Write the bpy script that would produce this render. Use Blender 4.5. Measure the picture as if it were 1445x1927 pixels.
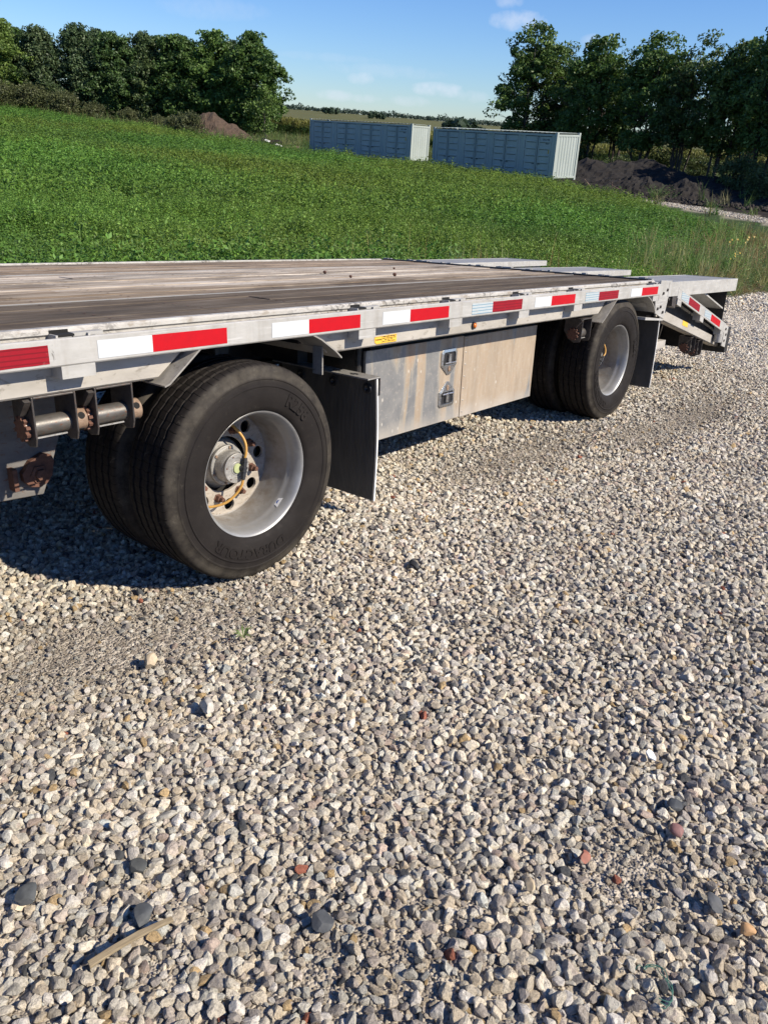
import bpy, bmesh, math, random
import numpy as np
from mathutils import Matrix, Vector, Euler

random.seed(7)
RNG = np.random.default_rng(11)
for o in list(bpy.data.objects):
    bpy.data.objects.remove(o)
scene = bpy.context.scene
COL = scene.collection

# ------------------------------------------------------------------ camera
# trailer frame S: x along the trailer to its tail, y across it away from the camera, z up from the gravel
# world frame W = T . S (the yard falls away from the camera by about six degrees)
T3 = np.array([[0.998, -0.003, 0.067], [-0.003, 0.996, 0.091], [-0.067, -0.091, 0.994]])
_u, _s, _vt = np.linalg.svd(T3)
T3 = _u @ _vt
T4 = Matrix([list(T3[0]) + [0], list(T3[1]) + [0], list(T3[2]) + [0], [0, 0, 0, 1]])
C_S = np.array([-1.701, -1.967, 1.265])
R_S, U_S, F_S = (np.array(v) for v in ([0.639, -0.769, 0.035], [0.259, 0.257, 0.931], [0.725, 0.586, -0.363]))
B = np.stack([R_S, U_S, -F_S], 1)
_u, _s, _vt = np.linalg.svd(B)
B = T3 @ (_u @ _vt)
CW = T3 @ C_S
RW, UW, FW = B[:, 0], B[:, 1], -B[:, 2]
PW, PH, FPX = 1445.0, 1927.0, 1418.4
cam = bpy.data.cameras.new('camera')
cam.sensor_fit = 'VERTICAL'
cam.sensor_height = 36.0
cam.lens = 36.0 * FPX / PH
cam.clip_start = 0.05
cam.clip_end = 8000
camo = bpy.data.objects.new('camera', cam)
m = Matrix([list(B[i]) + [CW[i]] for i in range(3)] + [[0, 0, 0, 1]])
camo.matrix_world = m
COL.objects.link(camo)
scene.camera = camo

# ------------------------------------------------------------------ light
SUN = T3 @ np.array([0.45, -1.41, 1.0])
SUN /= np.linalg.norm(SUN)
SUN_EL = math.asin(SUN[2])
SUN_AZ = math.atan2(SUN[0], SUN[1])
sl = bpy.data.lights.new('sun', 'SUN')
sl.energy = 5.0
sl.angle = math.radians(0.5)
sl.color = (1.0, 0.90, 0.755)
so = bpy.data.objects.new('sun', sl)
so.rotation_euler = Vector(SUN).to_track_quat('Z', 'Y').to_euler()
so.location = (0, 0, 30)
COL.objects.link(so)

world = bpy.data.worlds.new('World')
scene.world = world
world.use_nodes = True
wn, wl = world.node_tree.nodes, world.node_tree.links
wn.clear()
w_out = wn.new('ShaderNodeOutputWorld')
w_bg = wn.new('ShaderNodeBackground')
w_bg.inputs['Strength'].default_value = 0.062
sky = wn.new('ShaderNodeTexSky')
sky.sky_type = 'NISHITA'
sky.sun_disc = False
sky.sun_elevation = SUN_EL
sky.sun_rotation = SUN_AZ
sky.air_density = 1.0
sky.dust_density = 0.0
sky.ozone_density = 2.0
wl.new(w_bg.outputs[0], w_out.inputs[0])


def pix_dir(px, py):
    d = RW * (px - PW / 2) / FPX - UW * (py - PH / 2) / FPX + FW
    return d / np.linalg.norm(d)


def wmath(op, a, b=None, clamp=False):
    n = wn.new('ShaderNodeMath')
    n.operation = op
    n.use_clamp = clamp
    for i, v in enumerate((a, b)):
        if v is None:
            continue
        if hasattr(v, 'is_linked'):
            wl.new(v, n.inputs[i])
        else:
            n.inputs[i].default_value = v
    return n.outputs[0]


w_tc = wn.new('ShaderNodeTexCoord')
w_nz = wn.new('ShaderNodeTexNoise')
w_nz.inputs['Scale'].default_value = 55
w_nz.inputs['Detail'].default_value = 6
w_nz.inputs['Roughness'].default_value = 0.62
wl.new(w_tc.outputs['Generated'], w_nz.inputs['Vector'])
acc = None
# the few fair-weather puffs of the afternoon: direction, half width, half height (radians), density
for px, py, hw, hh, dens in ((980, 40, .030, .0085, .7), (825, 169, .028, .0065, .75), (680, 147, .014, .006, .55),
                             (632, 180, .020, .005, .55), (690, 186, .016, .004, .4), (888, 182, .016, .006, .45),
                             (772, 190, .02, .005, .4), (1125, 77, .016, .006, .4), (955, 2, .014, .006, .5),
                             (720, 133, .06, .006, .22), (620, 108, .05, .004, .16), (400, 15, .05, .01, .2)):
    c = pix_dir(px, py)
    rt = np.cross(c, [0, 0, 1])
    rt /= np.linalg.norm(rt)
    up = np.cross(rt, c)
    comp = []
    for ax, sc in ((rt, 1 / hw), (up, 1 / hh)):
        d = wn.new('ShaderNodeVectorMath')
        d.operation = 'DOT_PRODUCT'
        wl.new(w_tc.outputs['Generated'], d.inputs[0])
        d.inputs[1].default_value = tuple(ax * sc)
        q = wmath('MULTIPLY', d.outputs['Value'], d.outputs['Value'])
        comp.append(q)
    d = wn.new('ShaderNodeVectorMath')
    d.operation = 'DOT_PRODUCT'
    wl.new(w_tc.outputs['Generated'], d.inputs[0])
    d.inputs[1].default_value = tuple(c)
    front = wmath('GREATER_THAN', d.outputs['Value'], 0.5)
    r2 = wmath('ADD', comp[0], comp[1])
    v = wmath('SUBTRACT', 1.0, r2)
    v = wmath('MULTIPLY', v, 0.55)
    n2 = wmath('SUBTRACT', w_nz.outputs['Fac'], 0.38)
    n2 = wmath('MULTIPLY', n2, 2.6)
    v = wmath('ADD', v, n2)
    v = wmath('MINIMUM', v, wmath('MULTIPLY', wmath('SUBTRACT', 1.7, r2), 0.9))
    v = wmath('MULTIPLY', v, front, clamp=True)
    v = wmath('MULTIPLY', v, dens, clamp=True)
    acc = v if acc is None else wmath('MAXIMUM', acc, v)
w_mix = wn.new('ShaderNodeMixRGB')
w_mix.inputs[2].default_value = (8.6, 9.2, 10.5, 1)
wl.new(wmath('MULTIPLY', acc, 0.62), w_mix.inputs[0])
w_hsv = wn.new('ShaderNodeHueSaturation')
w_hsv.inputs['Saturation'].default_value = 1.1
wl.new(sky.outputs[0], w_hsv.inputs['Color'])
w_tint = wn.new('ShaderNodeMixRGB')      # clear late-summer air: a bluer sky than the model's default
w_tint.blend_type = 'MULTIPLY'
w_tint.inputs[0].default_value = 1.0
w_tint.inputs[2].default_value = (.74, 1.0, 1.5, 1)
wl.new(w_hsv.outputs[0], w_tint.inputs[1])
wl.new(w_tint.outputs[0], w_mix.inputs[1])
wl.new(w_mix.outputs[0], w_bg.inputs['Color'])

scene.view_settings.view_transform = 'Standard'
scene.view_settings.look = 'None'
scene.view_settings.gamma = 1
scene.view_settings.exposure = 0.62
scene.render.engine = 'CYCLES'
scene.render.resolution_x = 767
scene.render.resolution_y = 1024
scene.cycles.max_bounces = 6
scene.cycles.transparent_max_bounces = 4


# ================================================================== helpers
def tag(o, label=None, cat=None, group=None, kind=None):
    if label:
        o['label'] = label
    if cat:
        o['category'] = cat
    if group:
        o['group'] = group
    if kind:
        o['kind'] = kind
    return o


def link(o, parent=None):
    COL.objects.link(o)
    if parent is not None:
        o.parent = parent
    return o


class MB:
    """collects plain geometry, then becomes one mesh object"""

    def __init__(s):
        s.v = []
        s.f = []

    def add(s, vs, fs):
        n = len(s.v)
        s.v += [tuple(map(float, p)) for p in vs]
        s.f += [tuple(n + i for i in f) for f in fs]
        return s

    def box(s, x0, x1, y0, y1, z0, z1):
        vs = [(x, y, z) for z in (z0, z1) for y in (y0, y1) for x in (x0, x1)]
        return s.add(vs, [(0, 2, 3, 1), (4, 5, 7, 6), (0, 1, 5, 4), (2, 6, 7, 3), (0, 4, 6, 2), (1, 3, 7, 5)])

    def prism(s, poly, axis, lo, hi):
        """poly: 2-D points in the two other axes (order x,y,z without axis), extruded along axis"""
        n = len(poly)

        def p3(q, t):
            l = [q[0], q[1]]
            l.insert(axis, t)
            return l
        vs = [p3(q, lo) for q in poly] + [p3(q, hi) for q in poly]
        fs = [tuple(range(n))[::-1], tuple(range(n, 2 * n))]
        fs += [(i, (i + 1) % n, n + (i + 1) % n, n + i) for i in range(n)]
        return s.add(vs, fs)

    def tube(s, pts, rad, n=8, cap=True):
        pts = [np.array(p, float) for p in pts]
        rr = rad if hasattr(rad, '__len__') else [rad] * len(pts)
        k = len(pts)
        t0 = pts[1] - pts[0]
        a = np.cross(t0, [0.31, 0.17, 0.93])
        if np.linalg.norm(a) < 1e-6:
            a = np.cross(t0, [1, 0, 0])
        vs = []
        for i in range(k):
            t = pts[min(i + 1, k - 1)] - pts[max(i - 1, 0)]
            t /= np.linalg.norm(t) + 1e-12
            a = a - t * (a @ t)
            a /= np.linalg.norm(a) + 1e-12
            b = np.cross(t, a)
            for j in range(n):
                an = 2 * math.pi * j / n
                vs.append(pts[i] + rr[i] * (a * math.cos(an) + b * math.sin(an)))
        fs = []
        for i in range(k - 1):
            for j in range(n):
                j2 = (j + 1) % n
                fs.append((i * n + j, i * n + j2, (i + 1) * n + j2, (i + 1) * n + j))
        if cap:
            fs.append(tuple(range(n))[::-1])
            fs.append(tuple((k - 1) * n + j for j in range(n)))
        return s.add(vs, fs)

    def lathe(s, prof, n=64, c=(0, 0, 0), axis=1, closed=False):
        """prof: (offset along axis, radius)"""
        vs = []
        k = len(prof)
        for (h, r) in prof:
            for j in range(n):
                an = 2 * math.pi * j / n
                q = [r * math.cos(an), r * math.sin(an)]
                q.insert(axis, h)
                vs.append((q[0] + c[0], q[1] + c[1], q[2] + c[2]))
        fs = []
        for i in range(k if closed else k - 1):
            i2 = (i + 1) % k
            for j in range(n):
                j2 = (j + 1) % n
                fs.append((i * n + j, i2 * n + j, i2 * n + j2, i * n + j2))
        return s.add(vs, fs)

    def disc(s, c, r, axis, n=16):
        vs = []
        for j in range(n):
            an = 2 * math.pi * j / n
            q = [r * math.cos(an), r * math.sin(an)]
            q.insert(axis, 0)
            vs.append((q[0] + c[0], q[1] + c[1], q[2] + c[2]))
        return s.add(vs, [tuple(range(n))])

    def xform(s, fn):
        s.v = [tuple(fn(p)) for p in s.v]
        return s

    def build(s, name, mat, parent=None, smooth=None, bevel=0, kind=None, fix=True):
        me = bpy.data.meshes.new(name)
        me.from_pydata(s.v, [], s.f)
        if fix:
            bm = bmesh.new()
            bm.from_mesh(me)
            bmesh.ops.recalc_face_normals(bm, faces=bm.faces)
            bm.to_mesh(me)
            bm.free()
        if mat is not None:
            me.materials.append(mat)
        if smooth is not None:
            me.shade_smooth() if smooth >= 180 else smooth_by_angle(me, smooth)
        o = bpy.data.objects.new(name, me)
        link(o, parent)
        if bevel:
            b = o.modifiers.new('bevel', 'BEVEL')
            b.width = bevel
            b.segments = 2
            b.limit_method = 'ANGLE'
            b.angle_limit = math.radians(40)
        if kind:
            o['kind'] = kind
        return o


def smooth_by_angle(me, deg):
    me.polygons.foreach_set('use_smooth', np.ones(len(me.polygons), bool))
    bm = bmesh.new()
    bm.from_mesh(me)
    lim = math.radians(deg)
    for e in bm.edges:
        if len(e.link_faces) == 2 and e.calc_face_angle(0) > lim:
            e.smooth = False
    bm.to_mesh(me)
    bm.free()


def empty(name, loc=(0, 0, 0), mat=None, parent=None):
    o = bpy.data.objects.new(name, None)
    o.empty_display_size = 0.2
    if mat is not None:
        o.matrix_world = mat
    else:
        o.location = loc
    return link(o, parent)


def copy_tree(o, parent=None):
    c = o.copy()
    COL.objects.link(c)
    if parent is not None:
        c.parent = parent
    for ch in list(o.children):
        copy_tree(ch, c)
    return c


def curve_mesh(cu):
    """evaluate a curve or text datablock to plain vertices and faces"""
    o = bpy.data.objects.new('tmp', cu)
    COL.objects.link(o)
    dg = bpy.context.evaluated_depsgraph_get()
    me = o.evaluated_get(dg).to_mesh()
    vs = [tuple(v.co) for v in me.vertices]
    fs = [tuple(p.vertices) for p in me.polygons]
    o.evaluated_get(dg).to_mesh_clear()
    bpy.data.objects.remove(o)
    return vs, fs


def text_mesh(txt, size, ext=0.0, bold=0.0, spacing=1.0):
    cu = bpy.data.curves.new('txt', 'FONT')
    cu.body = txt
    cu.size = size
    cu.extrude = ext
    cu.offset = bold
    cu.resolution_u = 3
    cu.space_character = spacing
    cu.align_x = 'CENTER'
    cu.align_y = 'CENTER'
    return curve_mesh(cu)


# ------------------------------------------------------------------ materials
def S2(c):
    return tuple(c) + (1,) if len(c) == 3 else tuple(c)


class Mat:
    def __init__(s, name, base=(.5, .5, .5), rough=.6, metal=0.0, spec=0.5):
        s.m = bpy.data.materials.new(name)
        s.m.use_nodes = True
        s.n, s.l = s.m.node_tree.nodes, s.m.node_tree.links
        s.b = s.n['Principled BSDF']
        s.b.inputs['Base Color'].default_value = S2(base)
        s.b.inputs['Roughness'].default_value = rough
        s.b.inputs['Metallic'].default_value = metal
        s.b.inputs['Specular IOR Level'].default_value = spec
        s.tc = s.n.new('ShaderNodeTexCoord')

    def vec(s, scale=(1, 1, 1), rot=(0, 0, 0), out='Object'):
        mp = s.n.new('ShaderNodeMapping')
        mp.inputs['Scale'].default_value = scale
        mp.inputs['Rotation'].default_value = rot
        s.l.new(s.tc.outputs[out], mp.inputs['Vector'])
        return mp.outputs[0]

    def noise(s, scale=5, detail=4, rough=.55, vscale=(1, 1, 1), dist=0, out='Object'):
        n = s.n.new('ShaderNodeTexNoise')
        n.inputs['Scale'].default_value = scale
        n.inputs['Detail'].default_value = detail
        n.inputs['Roughness'].default_value = rough
        n.inputs['Distortion'].default_value = dist
        s.l.new(s.vec(vscale, out=out), n.inputs['Vector'])
        return n.outputs['Fac']

    def ramp(s, fac, stops, interp='LINEAR'):
        r = s.n.new('ShaderNodeValToRGB')
        r.color_ramp.interpolation = interp
        el = r.color_ramp.elements
        while len(el) < len(stops):
            el.new(0.5)
        for e, (p, c) in zip(el, stops):
            e.position = p
            e.color = S2(c) if hasattr(c, '__len__') else (c, c, c, 1)
        s.l.new(fac, r.inputs[0])
        return r.outputs[0]

    def mix(s, fac, a, b, mode='MIX'):
        mx = s.n.new('ShaderNodeMixRGB')
        mx.blend_type = mode
        for i, v in enumerate((fac, a, b)):
            if hasattr(v, 'is_linked'):
                s.l.new(v, mx.inputs[i])
            elif i == 0:
                mx.inputs[0].default_value = v
            else:
                mx.inputs[i].default_value = S2(v)
        return mx.outputs[0]

    def math(s, op, a, b=0.0, clamp=False):
        n = s.n.new('ShaderNodeMath')
        n.operation = op
        n.use_clamp = clamp
        for i, v in enumerate((a, b)):
            if hasattr(v, 'is_linked'):
                s.l.new(v, n.inputs[i])
            else:
                n.inputs[i].default_value = v
        return n.outputs[0]

    def attr(s, name, kind='GEOMETRY'):
        a = s.n.new('ShaderNodeAttribute')
        a.attribute_name = name
        a.attribute_type = kind
        return a

    def set(s, sock, v):
        s.l.new(v, s.b.inputs[sock])
        return s

    def bump(s, h, strength=.3, dist=.01):
        b = s.n.new('ShaderNodeBump')
        b.inputs['Strength'].default_value = strength
        b.inputs['Distance'].default_value = dist
        s.l.new(h, b.inputs['Height'])
        s.l.new(b.outputs[0], s.b.inputs['Normal'])
        return s

    def leafy(s, col, amount=.35):
        """thin leaf: part of the light goes through"""
        tr = s.n.new('ShaderNodeBsdfTranslucent')
        mx = s.n.new('ShaderNodeMixShader')
        mx.inputs[0].default_value = amount
        s.l.new(col, tr.inputs['Color'])
        s.l.new(s.b.outputs[0], mx.inputs[1])
        s.l.new(tr.outputs[0], mx.inputs[2])
        s.l.new(mx.outputs[0], s.n['Material Output'].inputs['Surface'])
        return s


def mat_painted(name, c0, c1, rough=.5, scale=6, metal=0.0, scuff=None):
    k = Mat(name, c0, rough, metal)
    col = k.ramp(k.noise(scale, 6, .65, (1, 3, 3)), [(.3, c0), (.7, c1)])
    if scuff:
        col = k.mix(k.ramp(k.noise(scale * 5, 5, .7, (1, 2, 2), .4), [(.57, 0), (.66, .9)]), col, scuff)
    k.set('Base Color', col)
    k.set('Roughness', k.ramp(k.noise(scale * 3, 4), [(.3, rough - .1), (.7, rough + .12)]))
    k.bump(k.noise(scale * 20, 4), .12, .002)
    return k.m


M = {}
def make_rail():
    k = Mat('rail_aluminium', (.4, .4, .38), .5, .15)
    col = k.ramp(k.noise(5, 7, .7, (1, 3, 3)), [(.3, (.32, .312, .29)), (.7, (.455, .45, .43))])
    streak = k.ramp(k.noise(22, 5, .6, (1, 1, .12)), [(.52, 0), (.72, .55)])
    col = k.mix(streak, col, (.27, .25, .215))
    scr = k.ramp(k.noise(60, 3, .6, (.06, 1, 1.5), .3), [(.60, 0), (.66, .5)])
    col = k.mix(scr, col, (.56, .555, .54))
    gr = k.ramp(k.noise(17, 6, .75, (1, 1, 1), .6), [(.64, 0), (.70, .8)])
    col = k.mix(gr, col, (.15, .14, .125))
    k.set('Base Color', col)
    k.set('Roughness', k.ramp(k.noise(16, 4), [(.3, .4), (.7, .65)]))
    k.bump(k.noise(70, 4), .15, .002)
    return k.m


M['rail'] = make_rail()
M['beam'] = mat_painted('beam_dusty_aluminium', (.30, .28, .245), (.43, .405, .365), .6, 4, .1, (.22, .20, .17))
def make_rail_top():
    k = Mat('rail_top_scarred', (.4, .4, .38), .55, .1)
    col = k.ramp(k.noise(9, 7, .7, (1, 2, 2)), [(.3, (.33, .31, .275)), (.7, (.50, .485, .45))])
    zone = k.ramp(k.noise(1.9, 4, .6, (1, .1, .1)), [(.42, 0), (.56, 1)])
    mk = k.ramp(k.noise(34, 7, .8, (.8, 1, 1), .8), [(.50, 0), (.57, .9)])
    col = k.mix(k.mix(1, mk, zone, 'MULTIPLY'), col, (.075, .068, .06))
    col = k.mix(k.ramp(k.noise(26, 4, .6, (.5, 1, 1)), [(.58, 0), (.66, .6)]), col, (.24, .20, .15))
    k.set('Base Color', col)
    k.bump(k.noise(45, 5, .7), .5, .004)
    return k.m


M['rail_top'] = make_rail_top()
M['fender'] = mat_painted('fender_aluminium', (.24, .225, .20), (.36, .345, .315), .45, 6, .3, (.18, .16, .14))
M['ramp'] = mat_painted('ramp_aluminium', (.225, .225, .22), (.31, .31, .305), .6, 3, .1, (.17, .17, .165))
M['chassis'] = mat_painted('chassis_black_paint', (.008, .008, .008), (.02, .018, .016), .6, 8, 0, (.04, .025, .018))
M['steel_dark'] = mat_painted('winch_steel', (.035, .032, .03), (.075, .066, .06), .5, 20, .2, (.11, .055, .035))
M['drum'] = mat_painted('drum_steel', (.07, .065, .06), (.15, .14, .125), .4, 14, .4, (.15, .06, .03))
M['rust'] = mat_painted('rusty_steel', (.075, .034, .022), (.15, .07, .045), .8, 30, 0, (.035, .02, .015))
M['rust_tan'] = mat_painted('rusty_worn_steel', (.16, .10, .065), (.29, .21, .145), .7, 30, 0, (.12, .06, .04))
M['rubber_hose'] = Mat('black_rubber', (.015, .015, .016), .5).m
M['black_plastic'] = Mat('black_plastic', (.02, .02, .022), .45).m
M['white_plastic'] = Mat('white_plastic', (.75, .75, .73), .5).m
M['hole_shade'] = Mat('hole_shade_black', (.004, .004, .004), .9).m  # flat black that paints the shade inside openings
M['amber'] = Mat('amber_lens', (.55, .13, .01), .2).m
M['ink'] = Mat('black_ink', (.015, .012, .01), .5).m
M['yellow'] = Mat('yellow_sticker', (.75, .44, .05), .45).m
M['blue'] = Mat('blue_sticker', (.02, .08, .32), .4).m
M['plug'] = Mat('pale_green_plug', (.36, .40, .20), .45).m


def make_tape(name, col, col2, stripes):
    k = Mat(name, col, .5, 0, .2)
    n = k.ramp(k.noise(24, 5, .7, (1, 1, 1)), [(.35, col), (.75, col2)])
    if stripes:
        w = k.n.new('ShaderNodeTexWave')
        w.wave_type = 'BANDS'
        w.bands_direction = 'Z'
        w.inputs['Scale'].default_value = 24
        w.inputs['Distortion'].default_value = .6
        w.inputs['Detail'].default_value = 2
        k.l.new(k.tc.outputs['Object'], w.inputs['Vector'])
        n = k.mix(k.ramp(w.outputs['Fac'], [(.12, 1), (.25, 0)]), n, stripes)
    else:
        w = k.n.new('ShaderNodeTexVoronoi')
        w.inputs['Scale'].default_value = 300
        k.l.new(k.tc.outputs['Object'], w.inputs['Vector'])
        n = k.mix(k.ramp(w.outputs['Distance'], [(.3, 0), (.8, .18)]), n, col2)
    n = k.mix(k.ramp(k.noise(9, 5, .75), [(.62, 0), (.72, .55)]), n, (.30, .27, .24))
    k.set('Base Color', n)
    return k.m


M['tape_red'] = make_tape('reflective_red', (.43, .002, .008), (.35, .003, .009), None)
M['tape_white'] = make_tape('reflective_white', (.53, .56, .58), (.45, .48, .50), None)
M['tape_red_old'] = make_tape('reflective_red_faded', (.26, .005, .014), (.20, .006, .014), (.15, .004, .01))
M['tape_white_old'] = make_tape('reflective_white_faded', (.36, .41, .43), (.42, .45, .455), (.15, .25, .33))


def make_wood():
    k = Mat('deck_plank_wood', (.2, .17, .14), .9, 0, .08)
    oi = k.n.new('ShaderNodeObjectInfo')
    g = k.noise(3.5, 8, .7, (1.2, 26, 26), .6)
    g2 = k.noise(2.2, 6, .65, (.5, 7, 7))
    col = k.mix(k.ramp(g, [(.3, 0), (.72, 1)]), (.45, .42, .39), (1.7, 1.66, 1.6))
    col = k.mix(1, col, oi.outputs['Color'], 'MULTIPLY')
    col = k.mix(1, col, (1.04, .97, .86), 'MULTIPLY')
    worn = k.math('MULTIPLY', k.ramp(g2, [(.40, 0), (.62, 1)]), oi.outputs['Alpha'])
    col = k.mix(worn, col, k.mix(k.ramp(g, [(.35, 0), (.65, 1)]), (.36, .315, .26), (.78, .73, .65)))
    dirt = k.ramp(k.noise(1.5, 7, .72, (.7, 2.2, 2.2), .4), [(.50, 0), (.66, .8)])
    col = k.mix(k.ramp(k.noise(2.4, 5, .7, (.5, 3, 3)), [(.6, 0), (.72, .6)]), col, (.17, .115, .075))
    col = k.mix(dirt, col, (.055, .045, .038))
    k.set('Base Color', col)
    k.bump(g, .5, .004)
    return k.m


M['wood'] = make_wood()


def make_toolbox():
    k = Mat('toolbox_aluminium', (.4, .4, .4), .45, .3)
    st = k.noise(5.0, 4, .5, (1, 1, .16), .8)
    big = k.noise(2.0, 2, .5, (1, 1, .35))
    f = k.math('ADD', k.math('MULTIPLY', st, .7), k.math('MULTIPLY', big, .3))
    grey = k.ramp(k.noise(14, 5, .6), [(.3, (.19, .195, .20)), (.7, (.275, .272, .265))])
    tan = k.ramp(k.noise(7, 5, .6, (6, 6, 1)), [(.3, (.34, .262, .185)), (.7, (.42, .345, .258))])
    col = k.mix(k.ramp(f, [(.455, 0), (.475, .9)]), grey, tan)
    edge = k.ramp(f, [(.44, 0), (.458, .5), (.475, 0)])
    col = k.mix(edge, col, (.42, .38, .31))
    v = k.n.new('ShaderNodeTexVoronoi')
    v.inputs['Scale'].default_value = 26
    k.l.new(k.vec((1, 1, .55)), v.inputs['Vector'])
    sp = k.ramp(v.outputs['Distance'], [(.10, 1), (.17, 0)])
    sp = k.mix(1, sp, k.ramp(k.noise(9, 2), [(.55, 0), (.6, 1)]), 'MULTIPLY')
    col = k.mix(sp, col, (.58, .55, .49))
    col = k.mix(k.ramp(k.noise(55, 4, .6), [(.56, 0), (.66, .45)]), col, (.43, .40, .35))
    lim = k.n.new('ShaderNodeSeparateXYZ')
    k.l.new(k.tc.outputs['Object'], lim.inputs[0])
    rst = k.mix(1, k.ramp(k.noise(4.2, 6, .7, (1, 1, .5)), [(.58, 0), (.72, .55)]), k.ramp(f, [(.45, 0), (.5, 1)]), 'MULTIPLY')
    col = k.mix(rst, col, (.40, .235, .14))
    low = k.math('ADD', lim.outputs['Z'], k.math('MULTIPLY', k.noise(8, 4), .12))
    col = k.mix(k.ramp(low, [(.34, .8), (.42, 0)]), col, (.44, .41, .365))
    k.set('Base Color', col)
    k.set('Roughness', k.ramp(f, [(.44, .4), (.56, .75)]))
    return k.m


M['toolbox'] = make_toolbox()


def make_tyre():
    k = Mat('tyre_rubber', (.03, .028, .026), .7, 0, .12)
    sx = k.n.new('ShaderNodeSeparateXYZ')
    k.l.new(k.tc.outputs['Object'], sx.inputs[0])
    r = k.math('SQRT', k.math('ADD', k.math('MULTIPLY', sx.outputs['X'], sx.outputs['X']),
                              k.math('MULTIPLY', sx.outputs['Z'], sx.outputs['Z'])))
    base = k.ramp(k.noise(9, 5, .6), [(.3, (.0115, .0098, .0095)), (.7, (.019, .0165, .0155))])
    rs = k.math('MULTIPLY', r, 2.0)
    dust = k.ramp(rs, [(.66, 0.04), (.69, .22), (.705, .75), (.75, .85), (.775, .55), (.785, .06)])
    d2 = k.mix(1, dust, k.ramp(k.noise(16, 6, .7), [(.34, .12), (.66, .95)]), 'MULTIPLY')
    col = k.mix(d2, base, (.075, .066, .052))
    k.set('Base Color', col)
    th = k.math('ARCTAN2', sx.outputs['Z'], sx.outputs['X'])
    zig = k.math('MULTIPLY', k.math('SINE', k.math('MULTIPLY', sx.outputs['Y'], 160)), .35)
    cut = k.math('SINE', k.math('ADD', k.math('MULTIPLY', th, 84), zig))
    cut = k.ramp(cut, [(.0, 0), (.93, 0), (.985, 1)])
    tread = k.ramp(rs, [(.776, 0), (.782, 1)])
    cut = k.mix(1, cut, tread, 'MULTIPLY')
    col = k.mix(cut, col, (.003, .003, .003))
    scuff = k.mix(1, k.ramp(k.noise(34, 6, .75, (1, 1, 1), .5), [(.60, 0), (.68, .5)]), k.ramp(rs, [(.50, .25), (.66, .4), (.70, 1)]), 'MULTIPLY')
    col = k.mix(scuff, col, (.10, .09, .072))
    k.set('Base Color', col)
    k.set('Roughness', k.ramp(k.noise(20, 3), [(.3, .55), (.7, .8)]))
    k.bump(k.math('SUBTRACT', k.math('MULTIPLY', k.noise(120, 4), .3), cut), .6, .0025)
    return k.m


M['tyre'] = make_tyre()


def make_rim():
    k = Mat('wheel_dirty_aluminium', (.5, .5, .5), .45, .5)
    sx = k.n.new('ShaderNodeSeparateXYZ')
    k.l.new(k.tc.outputs['Object'], sx.inputs[0])
    n1 = k.noise(11, 6, .65)
    base = k.ramp(n1, [(.3, (.25, .25, .245)), (.7, (.36, .36, .35))])
    depth = k.math('ADD', sx.outputs['Y'], k.math('MULTIPLY', k.math('SUBTRACT', n1, .5), .10))
    dirt = k.ramp(k.math('ADD', depth, .07), [(.0, 0.0), (.10, .9)])  # tan dirt; its growth with depth also paints the barrel's inner shading
    dirt = k.mix(.6, dirt, k.ramp(k.noise(24, 5, .7), [(.4, 0), (.65, 1)]), 'MULTIPLY')
    col = k.mix(dirt, base, (.17, .14, .108))
    k.set('Base Color', col)
    k.set('Metallic', k.ramp(depth, [(.0, .45), (.1, .05)]))
    k.set('Roughness', k.ramp(depth, [(.0, .42), (.1, .75)]))
    k.bump(k.noise(60, 4), .1, .001)
    return k.m


M['rim'] = make_rim()
M['disc'] = mat_painted('wheel_disc_dusty', (.26, .225, .18), (.40, .36, .305), .75, 14, .0, (.13, .085, .055))
M['hub'] = mat_painted('hub_cast_aluminium', (.26, .25, .23), (.46, .45, .42), .5, 24, .5, (.12, .09, .07))
M['hose'] = mat_painted('orange_air_hose', (.42, .21, .04), (.52, .31, .075), .5, 20, 0, (.2, .12, .04))
M['flap'] = Mat('mud_flap_black', (.018, .018, .019), .5)
_k = M['flap']
_w = _k.n.new('ShaderNodeTexWave')
_w.bands_direction = 'Y'
_w.inputs['Scale'].default_value = 40
_k.l.new(_k.tc.outputs['Object'], _w.inputs['Vector'])
_k.set('Base Color', _k.mix(_k.ramp(_k.noise(5, 5, .6, (1, 3, 1)), [(.3, .1), (.75, .9)]), (.030, .030, .031), (.10, .094, .084)))
_k.bump(_w.outputs['Fac'], .6, .004)
M['flap'] = _k.m
M['hanger'] = mat_painted('hanger_grey_paint', (.10, .096, .09), (.165, .155, .145), .65, 9, 0, (.12, .06, .03))
M['latch'] = mat_painted('latch_stainless', (.42, .42, .42), (.58, .58, .57), .28, 20, .9)


# ================================================================== terrain
def horizon_y(px):
    return 222 + .07 * (px - 722)


def pix_az(px):
    d = RW * (px - PW / 2) / FPX - UW * (horizon_y(px) + 80 - PH / 2) / FPX + FW
    return math.atan2(d[0], d[1])


_pxs = np.array([-400, -200, 0, 200, 400, 580, 770, 900, 1040, 1180, 1320, 1445, 1700, 2000], float)
_azs = np.array([pix_az(p) for p in _pxs])


def px_of_az(a):
    a = np.asarray(a, float)
    r = np.interp(a, _azs, _pxs)
    s0 = (_pxs[1] - _pxs[0]) / (_azs[1] - _azs[0])
    s1 = (_pxs[-1] - _pxs[-2]) / (_azs[-1] - _azs[-2])
    r = np.where(a < _azs[0], _pxs[0] + (a - _azs[0]) * s0, r)
    return np.where(a > _azs[-1], _pxs[-1] + (a - _azs[-1]) * s1, r)


NS = T3 @ np.array([-.014, 0, 1.0])      # normal of the yard, which rises a touch along the trailer


def plane_z(x, y):
    return -(NS[0] * x + NS[1] * y) / NS[2]


_ds = np.array([14, 25, 45, 70, 95, 130, 250, 600, 1500, 3200], float)
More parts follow.
